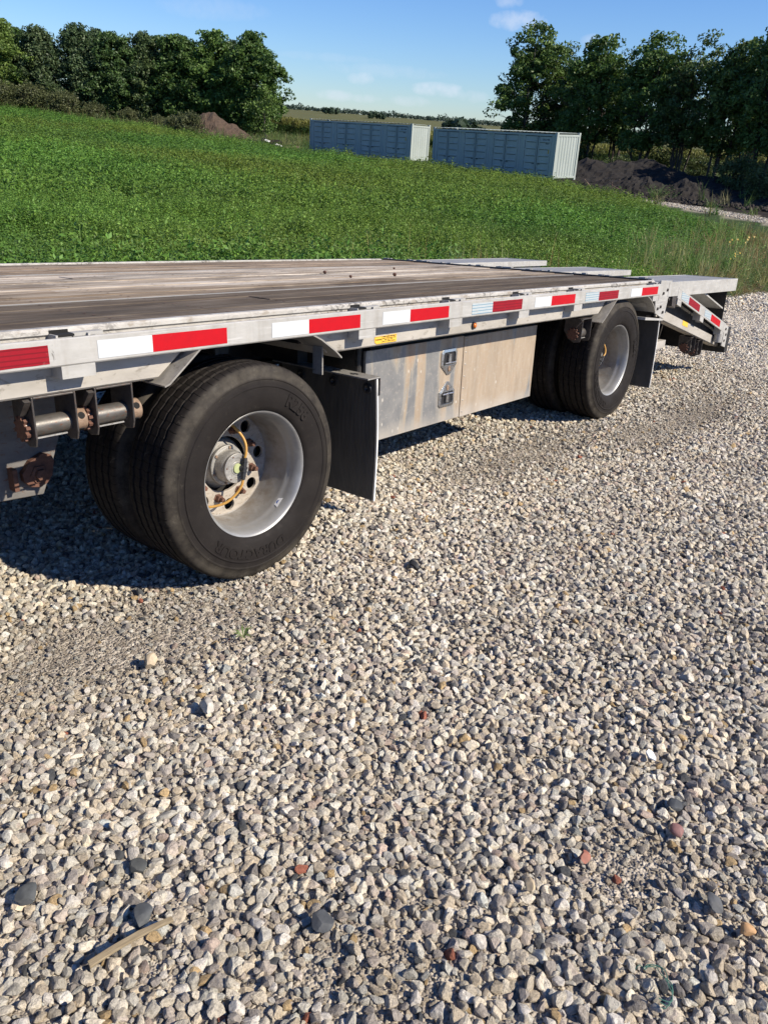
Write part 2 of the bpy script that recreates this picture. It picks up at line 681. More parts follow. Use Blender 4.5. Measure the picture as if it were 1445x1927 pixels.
# ground height below the eye, by bearing (rows) and distance (columns)
_cols = {
    -1600: [2.6, 2.6, 2.0, 1.2, .8, .6, 0, -2, -6, -6],
    -400: [2.75, 2.8, 2.2, 1.5, 1.1, .9, .5, 0, -6, -6],
    0: [2.95, 3.0, 2.6, 2.15, 1.85, 1.7, 2.2, 2, -2, -3],
    250: [2.95, 3.05, 2.85, 2.6, 2.45, 2.5, 3.4, 3, -3, -3],
    440: [2.95, 3.1, 3.0, 2.95, 2.95, 3.0, 4.0, 3.5, -4, -4],
    580: [2.95, 3.1, 3.1, 3.25, 3.45, 3.8, 4.6, 4.0, -3.5, -4],
    770: [2.98, 3.2, 3.25, 3.4, 3.7, 4.2, 5.0, 4.6, -1.5, -1.5],
    1040: [3.0, 3.25, 3.4, 3.6, 3.9, 4.3, 5.0, 5.0, 2, 2],
    1320: [2.95, 3.3, 3.5, 3.65, 3.9, 4.2, 4.6, 5.0, 4, 4],
    1445: [2.9, 3.3, 3.5, 3.65, 3.9, 4.2, 4.6, 5.0, 4, 4],
    2200: [2.5, 2.9, 3.2, 3.4, 3.6, 4, 4.4, 5, 4, 4],
}
_cp = np.array(sorted(_cols), float)
_ct = np.array([_cols[int(p)] for p in _cp])


def far_z(px, d):
    d = np.asarray(d, float)
    L = np.log(np.clip(d, _ds[0], _ds[-1]))
    j = np.clip(np.searchsorted(np.log(_ds), L) - 1, 0, len(_ds) - 2)
    t = (L - np.log(_ds)[j]) / (np.log(_ds)[j + 1] - np.log(_ds)[j])
    t = t * t * (3 - 2 * t) * .35 + t * .65
    p = np.clip(px, _cp[0], _cp[-1])
    i = np.clip(np.searchsorted(_cp, p) - 1, 0, len(_cp) - 2)
    s = (p - _cp[i]) / (_cp[i + 1] - _cp[i])
    s = s * s * (3 - 2 * s) * .4 + s * .6
    v = (_ct[i, j] * (1 - t) + _ct[i, j + 1] * t) * (1 - s) + (_ct[i + 1, j] * (1 - t) + _ct[i + 1, j + 1] * t) * s
    return CW[2] - v


def vnoise(x, y, seed=0):
    """smooth value noise, 2-D"""
    xi, yi = np.floor(x).astype(np.int64), np.floor(y).astype(np.int64)
    fx, fy = x - xi, y - yi
    fx, fy = fx * fx * (3 - 2 * fx), fy * fy * (3 - 2 * fy)

    def h(a, b):
        n = (a * 374761393 + b * 668265263 + seed * 974711) & 0xffffffff
        n = ((n ^ (n >> 13)) * 1274126177) & 0xffffffff
        return ((n ^ (n >> 16)) & 0xffff) / 65535.0
    return (h(xi, yi) * (1 - fx) + h(xi + 1, yi) * fx) * (1 - fy) + (h(xi, yi + 1) * (1 - fx) + h(xi + 1, yi + 1) * fx) * fy


def fbm(x, y, seed=0, o=4):
    s, a, t = 0, .5, 0
    for i in range(o):
        s = s + a * vnoise(x * 2 ** i, y * 2 ** i, seed + i)
        t += a
        a *= .55
    return s / t


def polar(x, y):
    dx, dy = np.asarray(x, float) - CW[0], np.asarray(y, float) - CW[1]
    a = np.arctan2(dx, dy)
    c = .5 * (_azs[0] + _azs[-1])
    a = (a - c + math.pi) % (2 * math.pi) - math.pi + c
    return np.hypot(dx, dy), a


def ground_z(x, y):
    x, y = np.asarray(x, float), np.asarray(y, float)
    d, a = polar(x, y)
    px = px_of_az(a)
    infront = (px > -1600) & (px < 2200)
    # behind the photographer the yard climbs a little and levels off
    k = np.minimum(1, 16 / np.maximum(d, 1e-6))
    back = plane_z(CW[0] + (x - CW[0]) * k, CW[1] + (y - CW[1]) * k)
    edge = np.clip(np.minimum(px + 2600, 3200 - px) / 1000, 0, 1)
    edge = edge * edge * (3 - 2 * edge)
    far = back * (1 - edge) + far_z(px, d) * edge
    w = np.clip((d - 9.5) / 8.0, 0, 1)
    w = w * w * (3 - 2 * w)
    z = plane_z(x, y) * (1 - w) + far * w
    z = z + (fbm(x * .35, y * .35, 5, 3) - .5) * .10 * np.clip((d - 6) / 20, 0, 1)
    # shallow wheel ruts and unevenness of the yard
    z = z + (fbm(x * 1.7, y * 1.7, 9, 3) - .5) * .035 * np.clip(1.6 - np.abs(d - 2) / 14, 0, 1) * np.clip((d - .5) / 2, .2, 1)
    return z


def site(px, d):
    """a ground point on the bearing of picture column px at horizontal distance d"""
    a = pix_az(px)
    x, y = CW[0] + d * math.sin(a), CW[1] + d * math.cos(a)
    return np.array([x, y, float(ground_z(x, y))])


def proj(P):
    P = np.atleast_2d(P) - CW
    z = P @ FW
    zz = np.where(z > .05, z, np.nan)
    return PW / 2 + FPX * (P @ RW) / zz, PH / 2 - FPX * (P @ UW) / zz


# ------------------------------------------------- land use (world plan)
# edge of the gravel yard, a polyline on the ground in the trailer frame
EDGE = np.array([(-80, 4.6), (-12, 3.9), (-4, 3.5), (2, 3.3), (7, 3.1), (12, 3.2), (17, 3.3), (20.5, 2.6), (24, 1.4), (29, -2), (34, -9), (40, -24), (60, -60)], float)


def s_of_w(x, y, z=0.0):
    return (T3.T @ np.stack([x, y, z + 0 * x])).T if hasattr(x, '__len__') else T3.T @ np.array([x, y, z])


def yard_side(x, y, z):
    """positive on the gravel, about metres from the edge"""
    s = s_of_w(x, y, z)
    e = np.interp(s[:, 0], EDGE[:, 0], EDGE[:, 1])
    sl = np.interp(s[:, 0] + .5, EDGE[:, 0], EDGE[:, 1]) - np.interp(s[:, 0] - .5, EDGE[:, 0], EDGE[:, 1])
    return (e - s[:, 1]) / np.sqrt(1 + sl * sl)


def crest_d(px):
    return np.interp(px, [-400, 0, 250, 440, 580, 770, 1040, 1100, 1200, 1330, 1445], [95, 90, 83, 72, 66, 62, 56, 51, 45, 38.5, 34])


def track_d(px):
    return np.interp(px, [1000, 1150, 1300, 1445, 1700, 2000], [64, 56, 50.5, 46.5, 41, 37])


def weed_mix(px, d):
    """0 alfalfa .. 1 rough weeds"""
    b = np.interp(d, [10, 14, 18, 26, 40], [900, 1010, 1140, 1250, 1330])
    w = np.clip((px - b + 60) / 260, 0, 1) ** 1.3
    return np.maximum(w, np.clip((14.3 - d) / 1.2, 0, 1) * np.clip((px - 560) / 300, 0, 1))


def build_ground():
    rings = [0.0] + list(np.geomspace(.35, 3200, 210))
    ang = np.concatenate([np.linspace(-25, 125, 420, endpoint=False), np.linspace(125, 335, 110, endpoint=False)])
    A = np.radians(ang)
    n = len(A)
    R = np.array(rings[1:])
    X = CW[0] + R[:, None] * np.sin(A)[None]
    Y = CW[1] + R[:, None] * np.cos(A)[None]
    x, y = X.ravel(), Y.ravel()
    z = ground_z(x, y)
    x = np.append(x, CW[0])
    y = np.append(y, CW[1])
    z = np.append(z, float(ground_z(CW[0], CW[1])))
    fs = []
    k = len(R)
    for i in range(k - 1):
        for j in range(n):
            j2 = (j + 1) % n
            fs.append((i * n + j, (i + 1) * n + j, (i + 1) * n + j2, i * n + j2))
    c = k * n
    fs += [(c, j, (j + 1) % n) for j in range(n)]
    me = bpy.data.meshes.new('ground')
    me.from_pydata(np.stack([x, y, z], 1).tolist(), [], fs)
    me.shade_smooth()
    d, a = polar(x, y)
    px = px_of_az(a)
    jit = (fbm(x * .9, y * .9, 21, 3) - .5)
    side = yard_side(x, y, z) + jit * 1.1
    gravel = np.clip(side / .5 + .5, 0, 1)
    gravel = np.where((px < -1900) | (px > 3000), 1.0, gravel)
    far = (px > -1200) & (px < 2600)
    trk = np.abs(d - track_d(px)) < 2.0 + jit
    gravel = np.where(far & trk & (px > 1090), 1, gravel)
    dirt = np.clip((d - track_d(px) - .6) / 1.5, 0, 1) * np.clip((76 - d) / 4, 0, 1) * np.clip((px - 1065) / 30, 0, 1) * far
    crop = np.clip((d - crest_d(px) - 24) / 20, 0, 1) * far
    sett = np.stack([gravel, np.clip(dirt, 0, 1), np.clip(crop, 0, 1), np.ones_like(d)], 1)
    at = me.color_attributes.new('land', 'FLOAT_COLOR', 'POINT')
    at.data.foreach_set('color', sett.ravel().astype(np.float32))
    k = Mat('ground_soil_and_gravel', (.2, .18, .15), .95, 0, .2)
    sp = k.n.new('ShaderNodeSeparateColor')
    k.l.new(k.attr('land').outputs['Color'], sp.inputs[0])
    v1 = k.n.new('ShaderNodeTexVoronoi')
    v1.inputs['Scale'].default_value = 62
    v2 = k.n.new('ShaderNodeTexVoronoi')
    v2.inputs['Scale'].default_value = 150
    for v in (v1, v2):
        k.l.new(k.tc.outputs['Object'], v.inputs['Vector'])
    stone = k.ramp(v1.outputs['Color'], [(.15, (.16, .136, .108)), (.5, (.37, .325, .265)), (.9, (.56, .505, .42))])
    fine = k.ramp(v2.outputs['Color'], [(.1, (.14, .118, .092)), (.5, (.33, .288, .228)), (.95, (.52, .465, .38))])
    gcol = k.mix(k.ramp(k.noise(2.3, 4), [(.42, 0), (.6, 1)]), stone, fine)
    gcol = k.mix(k.ramp(k.noise(.8, 5), [(.4, 0), (.75, .45)]), gcol, (.19, .16, .125))
    grass = k.ramp(k.noise(1.2, 6, .7), [(.3, (.022, .042, .012)), (.7, (.045, .075, .022))])
    crop_c = k.ramp(k.noise(.02, 5, .6, (1, 3, 1)), [(.32, (.060, .075, .022)), (.5, (.105, .10, .036)), (.68, (.062, .08, .024))])
    soil = k.ramp(k.noise(1.5, 7, .7), [(.3, (.013, .0105, .009)), (.7, (.038, .031, .026))])
    col = k.mix(sp.outputs[2], grass, crop_c)
    col = k.mix(sp.outputs[1], col, soil)
    col = k.mix(sp.outputs[0], col, gcol)
    k.set('Base Color', col)
    h = k.math('ADD', k.math('MULTIPLY', v1.outputs['Distance'], -.8), k.math('MULTIPLY', v2.outputs['Distance'], -.5))
    k.bump(h, .9, .012)
    me.materials.append(k.m)
    o = bpy.data.objects.new('ground', me)
    link(o)
    tag(o, kind='structure')


build_ground()


# ================================================================== scatter (stuff only)
def hidden_collection(name, objs):
    c = bpy.data.collections.new(name)
    for o in objs:
        c.objects.link(o)
    return c


def scatter(name, P, protos, rot, sc, idx, tint, kind='stuff'):
    me = bpy.data.meshes.new(name)
    n = len(P)
    me.vertices.add(n)
    me.vertices.foreach_set('co', np.ascontiguousarray(P, np.float32).ravel())
    for an, tp, arr in (('rot', 'FLOAT_VECTOR', rot), ('sc', 'FLOAT_VECTOR', sc), ('tint', 'FLOAT_VECTOR', tint)):
        a = me.attributes.new(an, tp, 'POINT')
        a.data.foreach_set('vector', np.ascontiguousarray(arr, np.float32).ravel())
    a = me.attributes.new('pick', 'INT', 'POINT')
    a.data.foreach_set('value', np.ascontiguousarray(idx, np.int32))
    me.update()
    o = bpy.data.objects.new(name, me)
    link(o)
    ng = bpy.data.node_groups.new(name + '_scatter', 'GeometryNodeTree')
    ng.interface.new_socket('Geometry', in_out='INPUT', socket_type='NodeSocketGeometry')
    ng.interface.new_socket('Geometry', in_out='OUTPUT', socket_type='NodeSocketGeometry')
    N, L = ng.nodes, ng.links
    gi, go = N.new('NodeGroupInput'), N.new('NodeGroupOutput')
    ci = N.new('GeometryNodeCollectionInfo')
    ci.inputs['Collection'].default_value = hidden_collection(name + '_shapes', protos)
    ci.inputs['Separate Children'].default_value = True
    ci.inputs['Reset Children'].default_value = True
    ip = N.new('GeometryNodeInstanceOnPoints')
    ip.inputs['Pick Instance'].default_value = True

    def na(an, dt):
        q = N.new('GeometryNodeInputNamedAttribute')
        q.data_type = dt
        q.inputs['Name'].default_value = an
        return q.outputs['Attribute']
    e2r = N.new('FunctionNodeEulerToRotation')
    L.new(na('rot', 'FLOAT_VECTOR'), e2r.inputs[0])
    L.new(e2r.outputs[0], ip.inputs['Rotation'])
    L.new(na('sc', 'FLOAT_VECTOR'), ip.inputs['Scale'])
    L.new(na('pick', 'INT'), ip.inputs['Instance Index'])
    L.new(gi.outputs[0], ip.inputs['Points'])
    L.new(ci.outputs[0], ip.inputs['Instance'])
    L.new(ip.outputs[0], go.inputs[0])
    md = o.modifiers.new('scatter', 'NODES')
    md.node_group = ng
    tag(o, kind=kind)
    return o


def unlinked(name, vs, fs, mat, smooth=True):
    me = bpy.data.meshes.new(name)
    me.from_pydata([tuple(map(float, v)) for v in vs], [], [tuple(map(int, f)) for f in fs])
    if smooth:
        me.shade_smooth()
    me.materials.append(mat)
    return bpy.data.objects.new(name, me)


def stone_mesh(seed, sub=2, flat=.62, cuts=9, rough=.10):
    r = np.random.default_rng(seed)
    bm = bmesh.new()
    bmesh.ops.create_icosphere(bm, subdivisions=sub, radius=1.0)
    V = np.array([v.co for v in bm.verts])
    F = [tuple(v.index for v in f.verts) for f in bm.faces]
    bm.free()
    for _ in range(cuts):
        n = r.normal(size=3)
        n /= np.linalg.norm(n)
        h = r.uniform(.46, .82)
        s = V @ n
        over = np.maximum(s - h, 0)
        V = V - n * (over * .93)[:, None]
    ph = r.uniform(0, 6, (6, 3))
    fr = r.normal(size=(6, 3)) * 3.2
    dsp = sum(np.sin(V @ fr[i] + ph[i, 0]) for i in range(6)) / 6
    V = V * (1 + rough * dsp + r.normal(size=len(V)) * rough * .16)[:, None]
    V = V * np.array([r.uniform(.85, 1.25), r.uniform(.75, 1.0), flat * r.uniform(.85, 1.2)])
    V -= V.mean(0)
    V /= np.abs(V[:, :2]).max()
    return V, F


def make_stone_mat():
    k = Mat('crushed_stone', (.4, .37, .33), .85, 0, .3)
    t = k.attr('tint', 'INSTANCER').outputs['Color']
    n = k.noise(2.6, 8, .78)
    col = k.mix(1, t, k.ramp(n, [(.32, (.42, .40, .385)), (.47, (.98, .97, .96)), (.70, (1.35, 1.34, 1.32))]), 'MULTIPLY')
    col = k.mix(k.ramp(k.noise(8, 5, .75), [(.58, 0), (.66, .6)]), col, (.17, .145, .125))
    k.set('Base Color', col)
    k.bump(k.math('ADD', k.noise(2.4, 6, .75), k.math('MULTIPLY', k.noise(9, 4, .7), .5)), 1.0, .006)
    return k.m


M['stone'] = make_stone_mat()


def stone_tint(n, rng, dusty=None):
    base = np.array([.575, .530, .435])
    c = base * (rng.normal(1, .16, (n, 1)).clip(.6, 1.4)) * (1 + rng.normal(0, 1, (n, 1)) * np.array([[.035, 0, -.04]]))
    u = rng.random(n)
    kinds = [(.00, .10, (.36, .325, .285)), (.10, .125, (.43, .345, .285)), (.135, .15, (.44, .32, .17)), (.15, .172, (.075, .08, .085)),
             (.172, .1735, (.30, .11, .07)), (.175, .27, (.66, .62, .55)), (.27, .33, (.50, .435, .365)), (.35, .39, (.21, .195, .18)), (.39, .46, (.52, .445, .33))]
    for a, b, cc in kinds:
        mk = (u >= a) & (u < b)
        c[mk] = np.array(cc) * rng.normal(1, .12, (mk.sum(), 1)).clip(.7, 1.3)
    return c.clip(.02, .8)


FINE_S = [(-.71, -.06, .30, .22), (-.42, -.11, .42, .2), (2.1, .02, .6, .2), (-.41, -1.634, .12, .10), (3.6, -.35, .9, .2)]


def fines(x, y, z):
    s = s_of_w(x, y, z)
    f = np.zeros(len(x))
    for cx, cy, rx, ry in FINE_S:
        q = ((s[:, 0] - cx) / rx) ** 2 + ((s[:, 1] - cy) / ry) ** 2
        f = np.maximum(f, np.exp(-q * .9))
    n = fbm(x * 2.1, y * 2.1, 31, 4)
    f = f * (.5 + n) + np.clip((n - .64) * 5, 0, 1) * .5
    return np.clip(f, 0, 1)


def ring_points(d0, d1, pitch, rng, az0=-8, az1=100):
    """jittered grid over the sector of the yard in view (with a margin on both sides)"""
    x0, x1, y0, y1 = CW[0] - d1, CW[0] + d1, CW[1] - d1, CW[1] + d1
    gx = np.arange(x0, x1, pitch)
    gy = np.arange(y0, y1, pitch * .87)
    X, Y = np.meshgrid(gx, gy)
    X = X + (np.arange(len(gy)) % 2)[:, None] * pitch * .5
    x, y = X.ravel(), Y.ravel()
    d, a = polar(x, y)
    k = (d > d0) & (d < d1) & (a > math.radians(az0)) & (a < math.radians(az1))
    x, y = x[k], y[k]
    x = x + rng.uniform(-.5, .5, len(x)) * pitch * .85
    y = y + rng.uniform(-.5, .5, len(y)) * pitch * .85
    return x, y


def build_gravel():
    rng = np.random.default_rng(5)
    NP = 14
    protos = [unlinked('gravel_shape_%02d' % i, *stone_mesh(100 + i, 3 if i < 8 else 2, .70, 11 + i % 6, .055 + .01 * (i % 4)), M['stone'], False) for i in range(NP)]
    PX, RT, SCL, TN, IX = [], [], [], [], []

    def layer(d0, d1, pitch, r0, r1, keep, embed, az0=-8, az1=100, near=True):
        x, y = ring_points(d0, d1, pitch, rng, az0, az1)
        z = ground_z(x, y)
        k = yard_side(x, y, z) + (fbm(x * .9, y * .9, 21, 3) - .5) * 1.1 > rng.normal(0, .18, len(x))
        d, a = polar(x, y)
        k |= (np.abs(d - track_d(px_of_az(a))) < 1.8) & (px_of_az(a) > 1090)
        x, y, z = x[k], y[k], z[k]
        f = fines(x, y, z)
        k = rng.random(len(x)) < keep(f)
        x, y, z, f = x[k], y[k], z[k], f[k]
        n = len(x)
        r = r0 + (r1 - r0) * rng.beta(1.6, 3.0, n)
        r = r * (1 - .35 * f)
        nz = z + r * (embed + rng.normal(0, .14, n))
        PX.append(np.stack([x, y, nz], 1))
        RT.append(np.stack([rng.normal(0, .45, n), rng.normal(0, .45, n), rng.uniform(0, 6.28, n)], 1))
        SCL.append(r[:, None] * np.stack([rng.uniform(.85, 1.2, n), rng.uniform(.8, 1.1, n), rng.uniform(.75, 1.15, n)], 1))
        t = stone_tint(n, rng)
        t = t * (1 - .25 * f[:, None]) * (.72 if d0 > 30 else 1) * (.82 + .36 * fbm(x * .8, y * .8, 77, 3))[:, None]
        TN.append(t)
        IX.append(rng.integers(0, NP, n) if near else rng.integers(8, NP, n))
    layer(.7, 4.2, .0215, .0095, .0215, lambda f: 1 - .68 * f, .26)
    layer(.7, 4.2, .0135, .0032, .0085, lambda f: .80 + .2 * f, .35)
    layer(4.2, 9.5, .025, .0105, .0225, lambda f: 1 - .6 * f, .28, 5, 98)
    layer(4.2, 8.5, .021, .005, .010, lambda f: .7 + .3 * f, .35, 5, 98)
    layer(9.5, 17, .040, .014, .030, lambda f: 1 - .6 * f, .25, 20, 96, False)
    layer(17, 34, .075, .02, .05, lambda f: 1 - .4 * f, .2, 50, 92, False)
    layer(34, 56, .13, .04, .08, lambda f: 1 - .3 * f, .2, 55, 92, False)
    P = np.concatenate(PX)
    scatter('gravel', P, protos, np.concatenate(RT), np.concatenate(SCL), np.concatenate(IX), np.concatenate(TN))
    print('gravel stones', len(P))


build_gravel()


# ================================================================== field and weeds
def make_leaf_mat(name, trans=.3, rough=.55):
    k = Mat(name, (.05, .1, .03), rough, 0, .3)
    t = k.attr('tint', 'INSTANCER').outputs['Color']
    v = k.attr('leafcol').outputs['Color']
    col = k.mix(1, t, v, 'MULTIPLY')
    k.set('Base Color', col)
    k.leafy(col, trans)
    return k.m


def leaf_cloud(centers, dirs, size, rng, aspect=.5, tilt=1.0, shape='rhomb'):
    """one small two-triangle leaf per centre; returns verts, faces"""
    n = len(centers)
    nrm = dirs + rng.normal(0, tilt, (n, 3))
    nrm /= np.linalg.norm(nrm, axis=1)[:, None]
    a = np.cross(nrm, rng.normal(size=(n, 3)))
    a /= np.linalg.norm(a, axis=1)[:, None]
    b = np.cross(nrm, a)
    L = (size * rng.uniform(.6, 1.35, n))[:, None]
    A, Bv = a * L, b * L * aspect
    bend = nrm * L * rng.uniform(-.25, .1, n)[:, None]
    v = np.stack([centers - A + bend, centers - Bv, centers + A + bend, centers + Bv], 1).reshape(-1, 3)
    f = np.arange(n)[:, None] * 4 + np.array([[0, 1, 2, 3]])
    return v, f


def mesh_with_leafcol(name, v, f, col, mat, smooth=False):
    me = bpy.data.meshes.new(name)
    me.from_pydata(v.tolist(), [], f.tolist() if hasattr(f, 'tolist') else f)
    at = me.color_attributes.new('leafcol', 'FLOAT_COLOR', 'POINT')
    c4 = np.concatenate([col, np.ones((len(col), 1))], 1)
    at.data.foreach_set('color', c4.ravel().astype(np.float32))
    me.materials.append(mat)
    return me


M['leaf_stuff'] = make_leaf_mat('field_leaf', .32)


def alfalfa_proto(seed, nleaf, lsize):
    r = np.random.default_rng(seed)
    C, D = [], []
    ns = 11
    per = nleaf // ns
    for s in range(ns):
        a, q = r.uniform(0, 6.28), r.uniform(0, .17)
        base = np.array([math.cos(a) * q, math.sin(a) * q, 0])
        lean = r.normal(0, .13, 3)
        h = r.uniform(.36, .74)
        t = r.uniform(.18, 1, per) ** .75
        p = base + np.stack([lean[0] * t, lean[1] * t, h * t], 1)
        off = r.normal(0, .038, (per, 3))
        C.append(p + off)
        dd = off * 6 + np.array([0, 0, 1.0])
        D.append(dd)
    C, D = np.concatenate(C), np.concatenate(D)
    v, f = leaf_cloud(C, D, lsize, r, .48, .55)
    cl = np.repeat(r.normal(1, .22, (len(C), 1)).clip(.5, 1.7) * (1 + np.clip(r.normal(0, 1, (len(C), 1)), 0, 3) * np.array([[.18, .06, 0]])), 4, 0)
    # a few stems
    mb = MB()
    me = mesh_with_leafcol('alfalfa_shape', v, f, cl, M['leaf_stuff'])
    return bpy.data.objects.new('alfalfa_shape_%d' % seed, me)


def blade_proto(seed, nb, h, w, spread, lean, name):
    r = np.random.default_rng(seed)
    V, F, Cc = [], [], []
    for i in range(nb):
        a, q = r.uniform(0, 6.28), spread * math.sqrt(r.uniform())
        b = np.array([math.cos(a) * q, math.sin(a) * q, 0])
        L = r.normal(0, lean, 2)
        hh = h * r.uniform(.45, 1.15)
        az = r.uniform(0, 6.28)
        sd = np.array([math.cos(az), math.sin(az), 0]) * w * r.uniform(.6, 1.3)
        n = len(V)
        for t, ww in ((0, 1), (.4, .9), (.75, .55), (1, .08)):
            p = b + np.array([L[0] * t * t, L[1] * t * t, hh * (t - .18 * t * t * abs(L).sum())])
            V += [p - sd * ww, p + sd * ww]
        for j in range(3):
            F.append((n + 2 * j, n + 2 * j + 1, n + 2 * j + 3, n + 2 * j + 2))
        cc = r.normal(1, .2)
        tip = np.array([1.25, 1.1, .8]) if r.random() < .4 else np.array([1, 1, 1])
        for t in (0, .4, .75, 1):
            Cc += [np.array([1, 1, 1]) * cc * (1 - t) + tip * cc * t] * 2
    me = mesh_with_leafcol(name, np.array(V), F, np.array(Cc).clip(.3, 2), M['leaf_stuff'])
    return bpy.data.objects.new('%s_%d' % (name, seed), me)


def field_points(d0, d1, pitch, rng, px0, px1):
    a0, a1 = np.interp([px0, px1], _pxs, _azs)
    x, y = ring_points(d0, d1, pitch, rng, math.degrees(a0), math.degrees(a1))
    z = ground_z(x, y)
    d, a = polar(x, y)
    return x, y, z, d, px_of_az(a)


def build_field():
    rng = np.random.default_rng(8)
    protos = [alfalfa_proto(1 + i, 396, .022) for i in range(4)] + [alfalfa_proto(11 + i, 190, .036) for i in range(3)]
    P, RT, SC, TN, IX = [], [], [], [], []
    for d0, d1, pitch, s, lo in ((7.5, 24, .22, 1.12, 0), (24, 46, .34, 1.45, 4), (46, 96, .62, 2.1, 4)):
        x, y, z, d, px = field_points(d0, d1, pitch, rng, -390, 1420)
        j = fbm(x * .5, y * .5, 3, 3) - .5
        k = (yard_side(x, y, z) < -.35 + j) & (d < crest_d(px) + j * 3) & (weed_mix(px + j * 260, d) < rng.random(len(x)))
        x, y, z, d, px = x[k], y[k], z[k], d[k], px[k]
        n = len(x)
        g = fbm(x * .22, y * .22, 13, 4)
        hgt = (.62 + .95 * fbm(x * .9, y * .9, 17, 3)) * np.clip(1.25 - s * .22, .6, 1)
        P.append(np.stack([x, y, z - .03], 1))
        RT.append(np.stack([rng.normal(0, .10, n), rng.normal(0, .10, n), rng.uniform(0, 6.28, n)], 1))
        SC.append(np.stack([s * rng.uniform(.85, 1.2, n), s * rng.uniform(.85, 1.2, n), s ** .3 * hgt * rng.uniform(.85, 1.2, n) * np.clip(1 - (px - 1050) / 700, .6, 1)], 1))
        t = np.array([.093, .198, .032]) * (.62 + .8 * g)[:, None] * rng.normal(1, .10, (n, 1))
        t[:, 0] *= 1 + .35 * np.clip(vnoise(x * .13, y * .13, 41) - .55, 0, 1) * 3
        TN.append(t)
        IX.append(rng.integers(lo, 4 if lo == 0 else 7, n))
    scatter('alfalfa', np.concatenate(P), protos, np.concatenate(RT), np.concatenate(SC), np.concatenate(IX), np.concatenate(TN).clip(.005, .4))
    print('alfalfa', sum(map(len, P)))

    # taller grass stems standing among the alfalfa and the rough weeds along the yard edge
    protos = [blade_proto(30 + i, 34, .55, .006, .10, .16, 'grass_shape') for i in range(4)] + \
             [blade_proto(50 + i, 16, .85, .005, .05, .10, 'tall_grass_shape') for i in range(3)] + \
             [alfalfa_proto(60 + i, 200, .020) for i in range(2)]
    P, RT, SC, TN, IX = [], [], [], [], []
    pal = np.array([[.095, .145, .040], [.13, .15, .052], [.072, .135, .034], [.17, .165, .078], [.085, .125, .048], [.13, .095, .048]])
    for d0, d1, pitch, s in ((7.5, 26, .17, 1.0), (26, 48, .34, 1.3)):
        x, y, z, d, px = field_points(d0, d1, pitch, rng, -390, 1980)
        j = fbm(x * .5, y * .5, 3, 3) - .5
        wm = weed_mix(px + j * 260, d)
        keep = np.maximum(wm, .055) > rng.random(len(x))
        k = (yard_side(x, y, z) < -.02 + .7 * j) & keep & (d < np.minimum(crest_d(px) + 1, track_d(px) - 5 + j * 2))
        x, y, z, d, px, wm = x[k], y[k], z[k], d[k], px[k], wm[k]
        n = len(x)
        edge = np.clip(-yard_side(x, y, z) / 1.6, .25, 1)
        pi = (fbm(x * .35, y * .35, 61, 3) * 9 + rng.normal(0, .8, n)).astype(int) % len(pal)
        t = 1.75 * pal[pi] * rng.normal(1, .18, (n, 1))
        lone = wm < .05
        t[lone] = np.array([.10, .15, .045]) * rng.normal(1, .15, (lone.sum(), 1))
        P.append(np.stack([x, y, z - .02], 1))
        RT.append(np.stack([rng.normal(0, .14, n), rng.normal(0, .14, n), rng.uniform(0, 6.28, n)], 1))
        hh = edge * rng.uniform(.55, 1.25, n) * (.6 + .8 * fbm(x * .6, y * .6, 71, 3))
        hh *= np.clip(1 - (d - 22) / 40, .45, 1)
        hh[lone] = rng.uniform(1.0, 1.35, lone.sum()) * np.clip(1 - (d[lone] - 22) / 60, .5, 1)
        bu = s * np.where(rng.random(n) < .4, 1.5, 1.0)
        SC.append(np.stack([bu, bu, s * hh], 1))
        TN.append(t)
        ii = rng.choice([0, 1, 2, 3, 4, 5, 6, 7, 8, 7, 8, 7, 8], n)
        ii[lone] = rng.integers(4, 7, lone.sum())
        IX.append(ii)
    # grass and weeds at the foot of the far trees, the mounds and the containers
    x, y, z, d, px = field_points(44, 118, .95, rng, -390, 1980)
    j = fbm(x * .3, y * .3, 3, 3) - .5
    k = (d > crest_d(px) - 2) & ((px < 1080) | (d > 66) | (rng.random(len(x)) < .10)) & ~((np.abs(d - track_d(px)) < 2) & (px > 1080))
    k &= ~((px > 575) & (px < 1090) & (d < 93))
    x, y, z, d, px = x[k], y[k], z[k], d[k], px[k]
    n = len(x)
    P.append(np.stack([x, y, z - .02], 1))
    RT.append(np.stack([rng.normal(0, .14, n), rng.normal(0, .14, n), rng.uniform(0, 6.28, n)], 1))
    hh = rng.uniform(.5, 1.3, n)
    SC.append(np.stack([np.full(n, 3.2), np.full(n, 3.2), 1.5 * hh], 1))
    TN.append(pal[rng.integers(0, 5, n)] * rng.normal(1.05, .2, (n, 1)))
    IX.append(rng.integers(0, 9, n))
    scatter('weeds', np.concatenate(P), protos, np.concatenate(RT), np.concatenate(SC), np.concatenate(IX), np.concatenate(TN).clip(.005, .4))
    print('weeds', sum(map(len, P)))

    # maize standing beyond the gap, tasselled tops
    r = np.random.default_rng(3)
    protos = []
